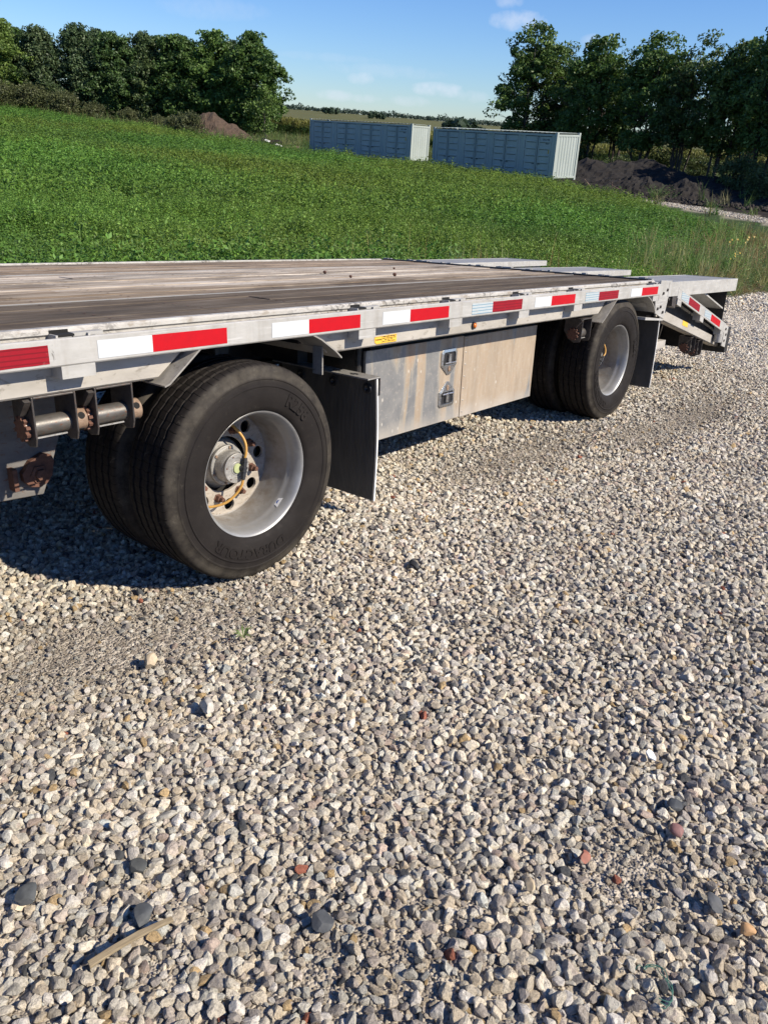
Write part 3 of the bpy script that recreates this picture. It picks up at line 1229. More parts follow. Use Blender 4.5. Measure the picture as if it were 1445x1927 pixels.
    for i in range(3):
        V, F, Cc = [], [], []
        for s in range(5):
            b = np.array([r.normal(0, .35), r.normal(0, .35), 0])
            h = r.uniform(2.0, 2.4)
            for q in range(9):
                zc = h * (.15 + .8 * q / 9)
                a = r.uniform(0, 6.28)
                dv = np.array([math.cos(a), math.sin(a), 0])
                sd = np.array([-dv[1], dv[0], 0]) * .05
                n = len(V)
                p0 = b + [0, 0, zc]
                V += [p0 - sd, p0 + sd, p0 + dv * .35 + [0, 0, .22] + sd, p0 + dv * .35 + [0, 0, .22] - sd, p0 + dv * .7 + [0, 0, .02]]
                F += [(n, n + 1, n + 2, n + 3), (n + 3, n + 2, n + 4)]
                c = np.array([.9, 1, .8]) if q < 7 else np.array([2.6, 1.7, 1.3])
                Cc += [c * r.normal(1, .12)] * 5
            for q in range(3):
                n = len(V)
                a = r.uniform(0, 6.28)
                dv = np.array([math.cos(a), math.sin(a), 0]) * .14
                sd = np.array([-dv[1], dv[0], 0]) * .3
                p0 = b + [0, 0, h * .95]
                V += [p0 - sd, p0 + sd, p0 + dv + [0, 0, .4] + sd, p0 + dv + [0, 0, .4] - sd]
                F.append((n, n + 1, n + 2, n + 3))
                Cc += [np.array([4.6, 2.6, 2.4])] * 4
        me = mesh_with_leafcol('maize_shape', np.array(V), F, np.array(Cc), M['leaf_stuff'])
        protos.append(bpy.data.objects.new('maize_shape_%d' % i, me))
    x, y, z, d, px = field_points(117, 175, .95, rng, 200, 1500)
    k = (d > 117 + 4 * np.sin(px * .01)) & ((px > 470))
    x, y, z, d, px = x[k], y[k], z[k], d[k], px[k]
    n = len(x)
    t = np.array([.04, .07, .018]) * rng.normal(1, .14, (n, 1))
    scatter('maize_field', np.stack([x, y, z], 1), protos, np.stack([0 * x, 0 * x, rng.uniform(0, 6.28, n)], 1),
            np.stack([np.ones(n) * 1.1] * 2 + [rng.uniform(.9, 1.12, n)], 1), rng.integers(0, 3, n), t)
    print('maize', n)


build_field()


# ================================================================== trees
def make_tree_leaf():
    k = Mat('tree_leaf', (.04, .07, .02), .5, 0, .35)
    oi = k.n.new('ShaderNodeObjectInfo')
    v = k.attr('leafcol').outputs['Color']
    col = k.mix(1, v, oi.outputs['Color'], 'MULTIPLY')
    k.set('Base Color', col)
    k.leafy(col, .28)
    return k.m


M['tree_leaf'] = make_tree_leaf()
_k = Mat('bark', (.06, .05, .042), .9)
_k.set('Base Color', _k.ramp(_k.noise(5, 6, .7, (4, 4, 1)), [(.3, (.028, .023, .019)), (.7, (.085, .072, .06))]))
M['bark'] = _k.m


def tree_parts(seed, H, W, base, stems, nclump, leaf, per, colset, conic=0.0, fill=.4):
    """trunk mesh and crown mesh of one tree kind; base = height where the crown starts (fraction)"""
    r = np.random.default_rng(seed)
    mb = MB()
    tips = []
    for s in range(stems):
        a0 = r.uniform(0, 6.28)
        sp = (.10 + .30 * (stems > 1)) * W * .5
        x0 = np.array([math.cos(a0) * .12 * stems, math.sin(a0) * .12 * stems, -.15])
        top = np.array([math.cos(a0) * sp * r.uniform(.4, 1.3), math.sin(a0) * sp * r.uniform(.4, 1.3), H * r.uniform(.8, .93)])
        pts = [x0]
        for t in (.12, .25, .4, .55, .7, .85, 1):
            p = x0 + (top - x0) * t + r.normal(0, .12, 3) * np.array([1, 1, .3]) * (1 if t < 1 else .3)
            pts.append(p)
        rad = [H * .016 * (1 - .85 * i / 7) / (stems ** .35) + .012 for i in range(8)]
        mb.tube(pts, rad, 6)
        for b in range(int(9 + H)):
            t = r.uniform(max(.12, base * .8), .95)
            i = min(int(t * 7), 6)
            p = pts[i] + (pts[i + 1] - pts[i]) * (t * 7 - i)
            an = r.uniform(0, 6.28)
            prof = math.sin(math.pi * min(1, max(.05, (t - base * .6) / (1.05 - base * .6))) ** .75) if not conic else (1.05 - t) * 1.3
            ln = W * .5 * r.uniform(.5, 1.0) * max(.25, prof)
            e = p + np.array([math.cos(an) * ln, math.sin(an) * ln, ln * r.uniform(.15, .75)])
            mid = (p + e) / 2 + r.normal(0, .12, 3)
            rb = rad[i] * .42
            mb.tube([p, mid, e], [rb, rb * .6, .008], 4)
            tips += [e, mid * .35 + e * .65]
            for q in range(2):
                e2 = mid + (e - mid) * r.uniform(0, .8) + r.normal(0, .3 * W * .2, 3)
                mb.tube([mid, e2], [rb * .4, .006], 3, False)
                tips.append(e2)
    tips = np.array(tips)
    # leaf clumps at the twig ends, more of them filling the crown
    cc = tips[r.integers(0, len(tips), nclump)] + r.normal(0, .22, (nclump, 3)) * np.array([1, 1, .8])
    nf = int(nclump * fill)
    u = r.uniform(0, 1, nf)
    zc = H * (base * .8 + (1.0 - base * .8) * u)
    pr = (W * .5) * np.clip(np.sin(np.pi * np.clip(u * .84 + .14, 0, 1)) ** .85, .12, 1) * (.75 + .4 * vnoise(u * 5, np.full(nf, seed * 3.1), seed))
    an = r.uniform(0, 6.283, nf)
    lob = vnoise(an * 1.6 + seed, zc * .75, seed + 3)
    rr = pr * (.62 + .75 * lob) * np.sqrt(r.uniform(.12, 1.0, nf))
    zc = zc + H * .09 * (lob - .5) * np.clip(u * 2 - .8, 0, 1) * 2
    cc = np.concatenate([cc, np.stack([rr * np.cos(an), rr * np.sin(an), zc], 1)])
    cc = cc[(cc[:, 2] > H * base * .75) & (cc[:, 2] < H * 1.08)]
    rad = r.uniform(.25, .75, len(cc)) * (W / 6) ** .4
    C, D, CL = [], [], []
    cs = np.array(colset)
    for c, q in zip(cc, rad):
        n = per
        dv = r.normal(size=(n, 3))
        dv /= np.linalg.norm(dv, axis=1)[:, None]
        p = c + dv * (q * r.uniform(.35, 1.0, n) ** .5)[:, None] * np.array([1.1, 1.1, .7])
        C.append(p)
        D.append(dv * .45 + np.array([0, 0, .35]) + r.normal(0, .5, (n, 3)))
        t = r.random()
        col = cs[0] * (1 - t) + cs[1] * t
        CL.append(np.repeat(col[None] * r.normal(1, .14, (n, 1)), 4, 0))
    C, D, CL = np.concatenate(C), np.concatenate(D), np.concatenate(CL)
    v, f = leaf_cloud(C, D, leaf, r, .55, .5)
    me = mesh_with_leafcol('crown', v, f, CL.clip(.004, .4), M['tree_leaf'])
    return mb, me


def new_tree(name, seed, **kw):
    mb, cm = tree_parts(seed, **kw)
    t = empty(name)
    mb.build('trunk', M['bark'], t, smooth=180, fix=False)
    co = bpy.data.objects.new('crown', cm)
    link(co, t)
    return t


GREEN = ((.050, .100, .023), (.130, .205, .050))
DEEP = ((.040, .078, .022), (.098, .160, .044))
BLUE = ((.046, .080, .032), (.108, .152, .062))
tree_kinds = {}


def place_tree(kind, px, d, s, label, group, tint=(1, 1, 1), rz=None, sz=1.0):
    if kind not in tree_kinds:
        seed, kw, nm = TREE_DEF[kind]
        tree_kinds[kind] = new_tree(nm, seed, **kw)
        o = tree_kinds[kind]
    else:
        o = copy_tree(tree_kinds[kind])
    p = site(px, d)
    o.location = p
    o.scale = (s, s, s * sz)
    o.rotation_euler = (0, 0, random.uniform(0, 6.28) if rz is None else rz)
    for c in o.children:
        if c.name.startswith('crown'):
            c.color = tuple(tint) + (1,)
    tag(o, label, 'tree' if 'shrub' not in o.name else 'shrub', group)
    return o


TREE_DEF = {
    'bigA': (1, dict(H=12.5, W=7.6, base=.32, stems=5, nclump=330, leaf=.155, per=46, fill=.45, colset=GREEN), 'broadleaf_tree'),
    'bigB': (2, dict(H=12.0, W=6.6, base=.36, stems=5, nclump=300, leaf=.155, per=46, fill=.45, colset=GREEN), 'broadleaf_tree'),
    'bigC': (3, dict(H=13.0, W=7.2, base=.40, stems=6, nclump=250, leaf=.15, per=44, fill=.4, colset=DEEP), 'broadleaf_tree'),
    'denseA': (4, dict(H=10.5, W=8.6, base=.06, stems=2, nclump=520, leaf=.17, per=44, fill=1.0, colset=DEEP), 'shelterbelt_tree'),
    'denseB': (5, dict(H=10.8, W=8.0, base=.05, stems=1, nclump=520, leaf=.165, per=44, fill=1.0, colset=BLUE, conic=.0), 'shelterbelt_tree'),
    'denseC': (6, dict(H=11.0, W=8.8, base=.10, stems=3, nclump=500, leaf=.17, per=44, fill=.8, colset=GREEN), 'shelterbelt_tree'),
    'shrubA': (7, dict(H=3.6, W=4.2, base=.02, stems=5, nclump=150, leaf=.11, per=30, colset=((.060, .080, .030), (.115, .135, .055))), 'shrub'),
    'sapling': (8, dict(H=5.2, W=2.8, base=.25, stems=1, nclump=70, leaf=.10, per=26, colset=GREEN), 'young_tree'),
}

# right-hand row behind the dark earth bank
RG = 'trees in the row behind the dark earth bank'
for kind, px, d, s, sz, tint, lab in (
        ('bigA', 985, 84, .97, .97, (1, 1, 1), 'tall full tree with green crown standing left of its row, behind the nearer white container'),
        ('bigB', 1095, 80, .98, .96, (1.0, 1.02, .95), 'bushy pointed tree just right of the nearer container end, second from left in its row'),
        ('bigC', 1040, 86, .85, .95, (.85, .9, .9), 'darker narrow tree filling the gap between the first two tall trees of the right row'),
        ('bigA', 1195, 76, .90, .95, (.95, 1, .9), 'many stemmed tree with bare lower trunks above the top of the dark earth bank'),
        ('bigC', 1150, 83, .84, .92, (.9, .95, .9), 'dark tree set behind the gap above the earth bank top'),
        ('bigC', 1275, 74, .84, .96, (1.2, 1.12, 1.15), 'greyish thin crowned tree with dead twigs in the middle of the right row'),
        ('bigB', 1345, 72, .90, .98, (1.05, 1, 1.0), 'tree with several crooked bare stems right of the grey thin crowned tree'),
        ('bigA', 1425, 69, .90, 1.03, (.95, 1, .95), 'tallest tree of the right row, cut by the right edge of the view'),
        ('bigC', 1385, 80, .86, .96, (.85, .9, .85), 'shaded tree behind the two rightmost trees of the right row'),  # lowered leaf tint paints the shade on this tree
        ('bigB', 1530, 68, 1.0, 1.0, (1, 1, 1), 'tree outside the right end of the view beyond the tallest one'),
        ('bigA', 1640, 64, .95, 1.0, (1, 1, 1), 'tree far outside the view to the right, second beyond its edge'), ('bigB', 1750, 62, .95, 1.0, (1, 1, 1), 'last tree of the right row, farthest outside the view')):
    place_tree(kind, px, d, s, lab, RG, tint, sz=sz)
for px, d, s, lab in ((1385, 64, .80, 'leafy low shrub with bright leaves under the rightmost trees'),
                      (1170, 66, .62, 'small green shrub on the left shoulder of the dark earth bank'),
                      (1240, 78, .8, 'dim shrub between trunks right of the bank top'),
                      (1310, 76, .7, 'dim shrub between the crooked stems in the right row'),
                      (1440, 60, .62, 'shrub at the right edge of the view by the earth track'),
                      (1075, 80, .8, 'dim shrub just behind the nearer container end wall')):
    place_tree('shrubA', px, d, s, lab, 'shrubs under the right row of trees', (1.05, 1.15, .9))
place_tree('sapling', 908, 92, .62, 'spindly leaning sapling poking up behind the container roofs, left of the right row', 'small trees by the containers', (1, 1, 1))

# left-hand shelterbelt
LG = 'trees in the left shelterbelt'
i = 0
for kind, px, d, s, sz, tint, lab in (
        ('denseA', -150, 93, .72, 1.0, (1, 1, 1), None),
        ('denseC', -60, 95, .70, 1.0, (1.2, 1.12, 1), None),
        ('denseC', 25, 96, .71, 1.0, (1.3, 1.2, 1.05), 'lighter green tree at the left edge of the view in the shelterbelt'),
        ('denseB', 95, 96, .74, .98, (1, 1, 1.02), 'dark tree just right of the lighter one at the left end of the shelterbelt'),
        ('denseB', 165, 96, .79, 1.0, (.95, 1, 1.05), 'blackish green tree with the highest tip in the left half of the shelterbelt'),
        ('denseA', 225, 95, .77, 1.0, (.95, 1, 1), 'dense dark tree left of the middle of the shelterbelt'),
        ('denseB', 285, 95, .79, 1.0, (1.05, 1.05, .95), 'bluish dark tree in the middle of the shelterbelt'),
        ('denseA', 345, 94, .82, 1.0, (1.05, 1.1, .95), 'dense tree behind the weedy shrubs left of the brown dirt heap'),
        ('denseC', 405, 93, .84, 1.0, (1.0, 1.05, .95), 'broad green tree directly behind the brown dirt heap'),
        ('denseC', 478, 91, .88, .98, (.9, .95, .9), 'rounded tree ending the shelterbelt on the right, beside open sky'),
        ('denseA', 55, 104, .74, 1.0, (.8, .85, .85), 'shaded tree in the second line behind the left end of the shelterbelt'),  # second line: lowered leaf tint paints the shade over these trees
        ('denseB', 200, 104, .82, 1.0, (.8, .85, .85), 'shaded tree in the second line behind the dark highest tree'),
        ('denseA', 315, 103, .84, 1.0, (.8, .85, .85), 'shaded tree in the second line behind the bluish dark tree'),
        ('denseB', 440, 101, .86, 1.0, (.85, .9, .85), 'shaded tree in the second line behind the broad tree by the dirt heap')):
    if lab is None:
        lab = 'shelterbelt tree outside the left edge of the view, ' + ('farther' if px < -100 else 'nearer') + ' from it'
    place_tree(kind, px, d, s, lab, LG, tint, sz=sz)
for px, d, s, lab in ((15, 91, .8, 'olive shrub at the foot of the lighter left edge tree'),
                      (70, 91, .82, 'brownish olive shrub under the second shelterbelt tree from the left'),
                      (125, 90, .75, 'olive shrub under the tree with the highest tip'),
                      (185, 90, .55, 'low dark shrub left of the middle of the shelterbelt foot'),
                      (245, 89, .5, 'low shrub under the bluish dark tree'),
                      (330, 79, .5, 'weedy shrub well left of the brown dirt heap'),
                      (360, 78, .62, 'pale green shrub touching the left flank of the brown dirt heap'),
                      (300, 85, .42, 'small weedy shrub farthest left of the dirt heap group')):
    place_tree('shrubA', px, d, s, lab, 'shrubs along the foot of the shelterbelt', (1.05, 1.0, 1.0))
place_tree('sapling', 500, 86, 1.02, 'slim young tree with a bare lower trunk right of the brown dirt heap', 'small trees by the containers', (1.1, 1.1, .95))


# far tree line on the horizon: reads as one mass
def far_trees():
    r = np.random.default_rng(4)
    C, D, CL = [], [], []
    for px in np.arange(300, 1600, 1.6):
        d = r.uniform(1250, 1550)
        p = site(px, d)
        h = max(1.5, r.normal(4.2, 1.0)) * (1.0 + .8 * vnoise(np.array([px * .03]), np.array([2.0]), 5)[0])
        n = 26
        q = r.normal(size=(n, 3))
        q /= np.linalg.norm(q, axis=1)[:, None]
        C.append(p + np.array([0, 0, h * .5]) + q * np.array([4.0, 4.0, h * .5]) * r.uniform(.5, 1, (n, 1)))
        D.append(q)
        CL.append(np.repeat(np.array([[.055, .085, .060]]) * r.normal(1, .15, (n, 1)), 4, 0))
    for px, d, h, k in ((868, 420, 7, 9), (893, 430, 5, 6), (838, 640, 7, 8), (700, 900, 8, 8), (620, 1000, 8, 8), (1200, 330, 6, 10), (1260, 340, 6, 10), (1330, 330, 6, 12), (1420, 320, 6, 12), (1120, 340, 6, 10)):
        for t in range(k):
            p = site(px + r.normal(0, 9), d + r.normal(0, 15))
            n = 60
            q = r.normal(size=(n, 3))
            q /= np.linalg.norm(q, axis=1)[:, None]
            hh = h * r.uniform(.6, 1.1)
            C.append(p + np.array([0, 0, hh * .5]) + q * np.array([hh * .45, hh * .45, hh * .5]) * r.uniform(.5, 1, (n, 1)))
            D.append(q)
            CL.append(np.repeat(np.array([[.045, .075, .042]]) * r.normal(1, .15, (n, 1)), 4, 0))
    v, f = leaf_cloud(np.concatenate(C), np.concatenate(D), 1.5, r, .7, .5)
    me = mesh_with_leafcol('distant_treeline', v, f, np.concatenate(CL), M['tree_leaf'])
    o = bpy.data.objects.new('distant_treeline', me)
    link(o)
    tag(o, kind='stuff')


far_trees()


# ================================================================== earth heaps
def heap(name, prof, d_c, half, mat, rough, seed, label=None, cat=None, group=None, kind=None, res=.22, skew=1.0):
    """a ridge of loose earth: prof = (picture column, crest height in m); half = half thickness"""
    pxs = np.array([p for p, h in prof], float)
    hs = np.array([h for p, h in prof], float)
    mb = MB()
    ang0, ang1 = pix_az(pxs[0]), pix_az(pxs[-1])
    nu = int(abs(ang1 - ang0) * d_c / res) + 2
    nv = int(2 * half / res) + 2
    us = np.linspace(ang0, ang1, nu)
    vs_ = np.linspace(-1.15, 1.15, nv)
    Uu, Vv = np.meshgrid(us, vs_, indexing='ij')
    pxg = px_of_az(Uu)
    dd = d_c + Vv * half
    x, y = CW[0] + dd * np.sin(Uu), CW[1] + dd * np.cos(Uu)
    g = ground_z(x, y)
    hc = np.interp(pxg, pxs, hs)
    w = np.clip(1 - np.abs(Vv) ** 1.35, 0, 1)
    n = fbm(x * .7, y * .7, seed, 5)
    n2 = fbm(x * 3.1, y * 3.1, seed + 9, 3)
    h = hc * w * (.72 + .56 * n) + (n2 - .5) * rough * np.clip(hc * w * 3, 0, 1)
    z = g + h - .06
    idx = np.arange(nu * nv).reshape(nu, nv)
    fs = [(idx[i, j], idx[i + 1, j], idx[i + 1, j + 1], idx[i, j + 1]) for i in range(nu - 1) for j in range(nv - 1)]
    mb.add(np.stack([x.ravel(), y.ravel(), z.ravel()], 1), fs)
    o = mb.build(name, mat, fix=False)
    tag(o, label, cat, group, kind)
    return o


_k = Mat('dark_topsoil', (.04, .03, .025), .95)
_k.set('Base Color', _k.ramp(_k.noise(1.6, 8, .75), [(.3, (.0045, .0034, .0028)), (.55, (.0095, .0070, .0056)), (.75, (.024, .018, .0135))]))
_k.bump(_k.noise(7, 6, .75), .9, .05)
M['soil'] = _k.m
_k = Mat('brown_dirt', (.12, .09, .07), .95)
_k.set('Base Color', _k.ramp(_k.noise(2.2, 7, .7), [(.3, (.040, .026, .017)), (.7, (.105, .070, .046))]))
_k.bump(_k.noise(6, 6, .75), .9, .12)
M['dirt'] = _k.m

heap('dark_earth_bank', [(1050, 1.3), (1100, 1.7), (1150, 1.9), (1200, 1.95), (1240, 1.7), (1285, 1.45), (1330, 1.3), (1380, 1.3), (1430, 1.2), (1480, 1.2), (1560, .8), (1640, .1)], 65, 5.0, M['soil'], .35, 3, kind='structure')
heap('dark_earth_spoil', [(1085, .1), (1130, .7), (1180, 1.0), (1220, 1.25), (1255, .7), (1290, 1.2), (1330, .9), (1370, .35), (1420, .35), (1460, .5), (1520, .1)], 59, 2.6, M['soil'], .55, 13, kind='structure', res=.16)
heap('brown_dirt_heap', [(352, .1), (370, 1.5), (388, 2.35), (402, 2.5), (416, 2.15), (436, 1.6), (456, 1.15), (478, .6), (500, .1)], 80, 2.9, M['dirt'], .35, 23, kind='structure', res=.18)


def clods(name, px0, px1, d0, d1, n, mat_tint, seed, rr=(.06, .22)):
    r = np.random.default_rng(seed)
    protos = [unlinked('%s_shape_%d' % (name, i), *stone_mesh(300 + seed + i, 2, .8, 8, .14), M['stone']) for i in range(4)]
    px, d = r.uniform(px0, px1, n), r.uniform(d0, d1, n)
    a = np.interp(px, _pxs, _azs)
    x, y = CW[0] + d * np.sin(a), CW[1] + d * np.cos(a)
    z = ground_z(x, y) + .04
    rad = r.uniform(*rr, n) * r.uniform(.4, 1, n)
    t = np.array(mat_tint) * r.normal(1, .3, (n, 1)).clip(.4, 2)
    scatter(name, np.stack([x, y, z], 1), protos, r.uniform(0, 6.28, (n, 3)), rad[:, None] * r.uniform(.7, 1.3, (n, 3)), r.integers(0, 4, n), t)


clods('soil_clods', 1090, 1600, 53, 61, 1700, (.028, .023, .02), 1)

clods('dirt_rubble', 425, 520, 74, 80, 260, (.10, .07, .048), 5, (.06, .28))

# broken branches lying on the spoil
r_ = np.random.default_rng(12)
for i in range(9):
    px, d = r_.uniform(1110, 1260), r_.uniform(56, 58)
    p = site(px, d)
    a = r_.uniform(0, 6.28)
    L = r_.uniform(.9, 2.4)
    up = r_.uniform(.15, .9)
    dv = np.array([math.cos(a) * L, math.sin(a) * L, up])
    mb = MB()
    q0 = np.array([0, 0, .05])
    mb.tube([q0, q0 + dv * .5 + r_.normal(0, .08, 3), q0 + dv], [.05, .04, .02], 5)
    e = q0 + dv * .55
    mb.tube([e, e + dv * .3 + r_.normal(0, .25, 3)], [.03, .012], 4)
    o = mb.build('broken_branch', M['rust_tan'], fix=False)
    o.location = p
    tag(o, 'broken branch lying on the dark spoil right of the white container', 'branch', 'broken branches on the dark spoil')


# ================================================================== containers
def make_container_mat():
    k = Mat('container_off_white', (.66, .67, .66), .5)
    n = k.noise(1.2, 6, .7, (1, 1, .4))
    col = k.ramp(n, [(.3, (.29, .335, .318)), (.7, (.36, .405, .385))])
    rust = k.ramp(k.noise(3.2, 6, .75), [(.70, 0), (.78, .7)])
    col = k.mix(rust, col, (.42, .30, .18))
    k.set('Base Color', col)
    return k.m


M['box_paint'] = make_container_mat()
M['gasket'] = Mat('door_gasket', (.04, .045, .05), .7).m
M['box_ink'] = Mat('container_lettering', (.05, .06, .07), .6).m
M['box_yellow'] = Mat('yellow_plate', (.45, .30, .06), .5).m
M['box_floor'] = Mat('container_floor_dark', (.05, .045, .04), .8).m


def make_container():
    L, D, H = 12.19, 2.44, 2.90
    t = empty('shipping_container')
    P = M['box_paint']
    fr = MB()
    for x0, x1 in ((0, .16), (L - .16, L)):
        for y0, y1 in ((0, .16), (D - .16, D)):
            fr.box(x0, x1, y0, y1, .118, H - .118)
    for z0, z1 in ((.118, .24), (H - .24, H - .118)):
        for y0, y1 in ((0.01, .11), (D - .11, D - .01)):
            fr.box(.16, L - .16, y0, y1, z0, z1)
        for x0, x1 in ((.01, .11), (L - .11, L - .01)):
            fr.box(x0, x1, .16, D - .16, z0, z1)
    fr.build('frame', P, t)
    for x0 in (0, L - .18):
        for y0 in (0, D - .162):
            for z0 in (0, H - .118):
                MB().box(x0 - .006, x0 + .186, y0 - .006, y0 + .168, z0, z0 + .118).build('corner_casting', P, t)

    def corrugated(axis, lo, hi, z0, z1, at, out, pitch=.278, depth=.036):
        """vertical trapezoid ribs; out = sign of the outward direction"""
        prof = []
        p = lo
        while p < hi - 1e-6:
            for q, dd in ((0, 0), (.26, 0), (.50, 1), (.76, 1)):
                if p + q * pitch < hi:
                    prof.append((p + q * pitch, at - out * depth * dd))
            p += pitch
        prof.append((hi, at))
        prof2 = [(a, b - out * .002 - out * .01) for a, b in reversed(prof)]
        mb = MB()
        n = len(prof)
        vs = []
        for z in (z0, z1):
            for a, b in prof:
                vs.append((a, b, z) if axis == 0 else (b, a, z))
        fs = [(i, i + 1, n + i + 1, n + i) for i in range(n - 1)]
        mb.add(vs, fs)
        return mb
    corrugated(1, .16, D - .16, .24, H - .24, L - .02, 1).build('end_wall', P, t)
    corrugated(1, .16, D - .16, .24, H - .24, .02, -1).build('end_wall', P, t)
    corrugated(0, .16, L - .16, .24, H - .24, D - .02, 1).build('side_wall', P, t)
    rf = MB()
    n = 60
    for i in range(n):
        x0 = .11 + (L - .22) * i / n
        x1 = .11 + (L - .22) * (i + 1) / n
        zz = H - .012 - (.018 if i % 2 else 0)
        rf.box(x0, x1, .09, D - .09, zz - .01, zz)
    rf.build('roof', P, t)
    MB().box(.17, L - .17, .12, D - .12, .14, .17).build('floor', M['box_floor'], t)
    # four pairs of doors along the near side, corrugated posts between them
    npair = 4
    Wd = 2.32
    gap = (L - .32 - npair * Wd) / npair
    for k in range(npair):
        x0 = .16 + gap * .5 + k * (Wd + gap)
        # post between the door pairs
        if k:
            xa, xb = x0 - gap, x0
            mb = MB()
            w = (xb - xa)
            pr = [(xa, .05), (xa + w * .2, .05), (xa + w * .32, .11), (xa + w * .68, .11), (xa + w * .8, .05), (xb, .05)]
            vs = [(a, b, z) for z in (.24, H - .24) for a, b in pr]
            m_ = len(pr)
            mb.add(vs, [(i, i + 1, m_ + i + 1, m_ + i) for i in range(m_ - 1)])
            mb.build('post_panel', P, t)
        else:
            MB().box(.16, x0, .05, .08, .24, H - .24).build('post_panel', P, t)
        if k == npair - 1:
            MB().box(x0 + Wd, L - .16, .05, .08, .24, H - .24).build('post_panel', P, t)
        MB().box(x0 - .02, x0 + Wd + .02, .085, .10, .241, H - .241).build('door_gasket', M['gasket'], t)
        for s in range(2):
            xa = x0 + .03 + s * (Wd / 2)
            xb = xa + Wd / 2 - .06
            zb, zt = .29, H - .29
            mb = MB()
            mb.box(xa, xb, .055, .083, zb, zt)
            door = mb.build('door', P, t)
            # pressed horizontal ribs
            nr = 5
            for q in range(nr):
                zc = zb + (zt - zb) * (q + .75) / (nr + .45)
                MB().prism([(.054, zc - .055), (.028, zc - .03), (.028, zc + .03), (.054, zc + .055)], 0, xa + .12, xb - .12).build('rib', P, door)
                MB().box(xa + .12, xb - .12, .0505, .0545, zc - .078, zc - .058).build('rib_dark_strip', M['gasket'], door)  # thin dark strip just below each rib
            bx = xb - .10 if s == 0 else xa + .10
            MB().tube([(bx, .03, zb - .03), (bx, .03, zt + .03)], .017, 6).build('lock_rod', P, door)
            for zz in (zb + .25, zb + 1.15, zt - .2):
                MB().box(bx - .05, bx + .05, .012, .0535, zz - .03, zz + .03).build('rod_bracket', P, door)
            hx = bx - .22 if s == 0 else bx + .22
            MB().box(min(bx, hx), max(bx, hx), .004, .0295, zb + .62, zb + .66).build('handle', M['box_ink'], door)
            for zz in (zb + .2, zb + .85, zb + 1.5, zt - .2):
                hxx = xa - .035 if s == 0 else xb + .035
                MB().box(hxx - .035, hxx + .035, .03, .07, zz - .05, zz + .05).build('hinge', P, door)
            if k == npair - 1 and s == 1:
                # small stencilled number, a line of text and one below, and a yellow plate
                for txt, cx, cz, sz in (('CICU 900', (xa + xb) / 2 + .1, zt - .18, .15), ('45G1', (xa + xb) / 2 + .22, zt - .42, .13)):
                    v, f = text_mesh(txt, sz, .002, .004)
                    mb = MB()
                    mb.add([(cx + p[0], .0505 - p[2], cz + p[1]) for p in v], f)
                    mb.build('lettering', M['box_ink'], door)
                MB().box(xb - .2, xb - .1, .048, .0535, zt - 1.02, zt - .78).build('yellow_plate', M['box_yellow'], door)
    return t


def R3(w):
    a = np.linalg.norm(w)
    k = np.array(w) / a
    K = np.array([[0, -k[2], k[1]], [k[2], 0, -k[0]], [-k[1], k[0], 0]])
    return np.eye(3) + math.sin(a) * K + (1 - math.cos(a)) * K @ K


ct = make_container()
cts = [ct, copy_tree(ct)]
for o, w, p, lab in ((cts[0], (.002, -.036, -1.766), (50.827, 37.048, -1.727), 'nearer off-white shipping container with four pairs of side doors, its white ribbed end farthest right'),
                     (cts[1], (-.022, -.001, -1.593), (53.861, 53.594, -1.804), 'farther off-white shipping container on the left, standing beyond the dark gap from the other one')):
    Rm = R3(w)
    o.matrix_world = Matrix([list(Rm[i]) + [p[i]] for i in range(3)] + [[0, 0, 0, 1]])
    tag(o, lab, 'container', 'shipping containers beyond the field')

# ------------------------------------------------------------------ dump of old things left of the containers
DG = 'junk dumped left of the containers'
mb = MB().lathe([(-.12, .30), (-.13, .40), (-.11, .48), (-.05, .52), (.05, .52), (.11, .48), (.13, .40), (.12, .30), (.08, .28), (-.08, .28)], 20, closed=True)
t0 = mb.build('old_tyre', M['tyre'], smooth=60)
for i, (px, d, rx, lab) in enumerate(((497, 71.5, .25, 'old black tyre at the left of the junk beside the sapling'), (512, 71, 1.2, 'old black tyre leaning in the middle of the junk'),
                                      (522, 71.5, .9, 'old black tyre next to the white planks in the junk'))):
    o = t0 if i == 0 else copy_tree(t0)
    o.location = site(px, d) + [0, 0, .42]
    o.rotation_euler = (rx * .4, 0, random.uniform(-.6, .6))
    tag(o, lab, 'tyre', 'old tyres in the junk')
for px, d, L, a, mt, nm, lab in ((527, 71, 2.6, -.30, 'white_plastic', 'white_plank', 'white plank sloping down right over the junk'),
                                 (545, 70.5, 1.6, .10, 'rust_tan', 'wooden_plank', 'tan board lying on the junk right of the white plank')):
    o = MB().box(-L / 2, L / 2, -.12, .12, -.02, .02).build(nm, M[mt])
    p = site(px, d)
    az = pix_az(px)
    o.location = p + [0, 0, .5]
    o.rotation_euler = (.5, -a, -az)
    tag(o, lab, 'plank', DG)
V, F = stone_mesh(900, 3, .5, 6, .2)
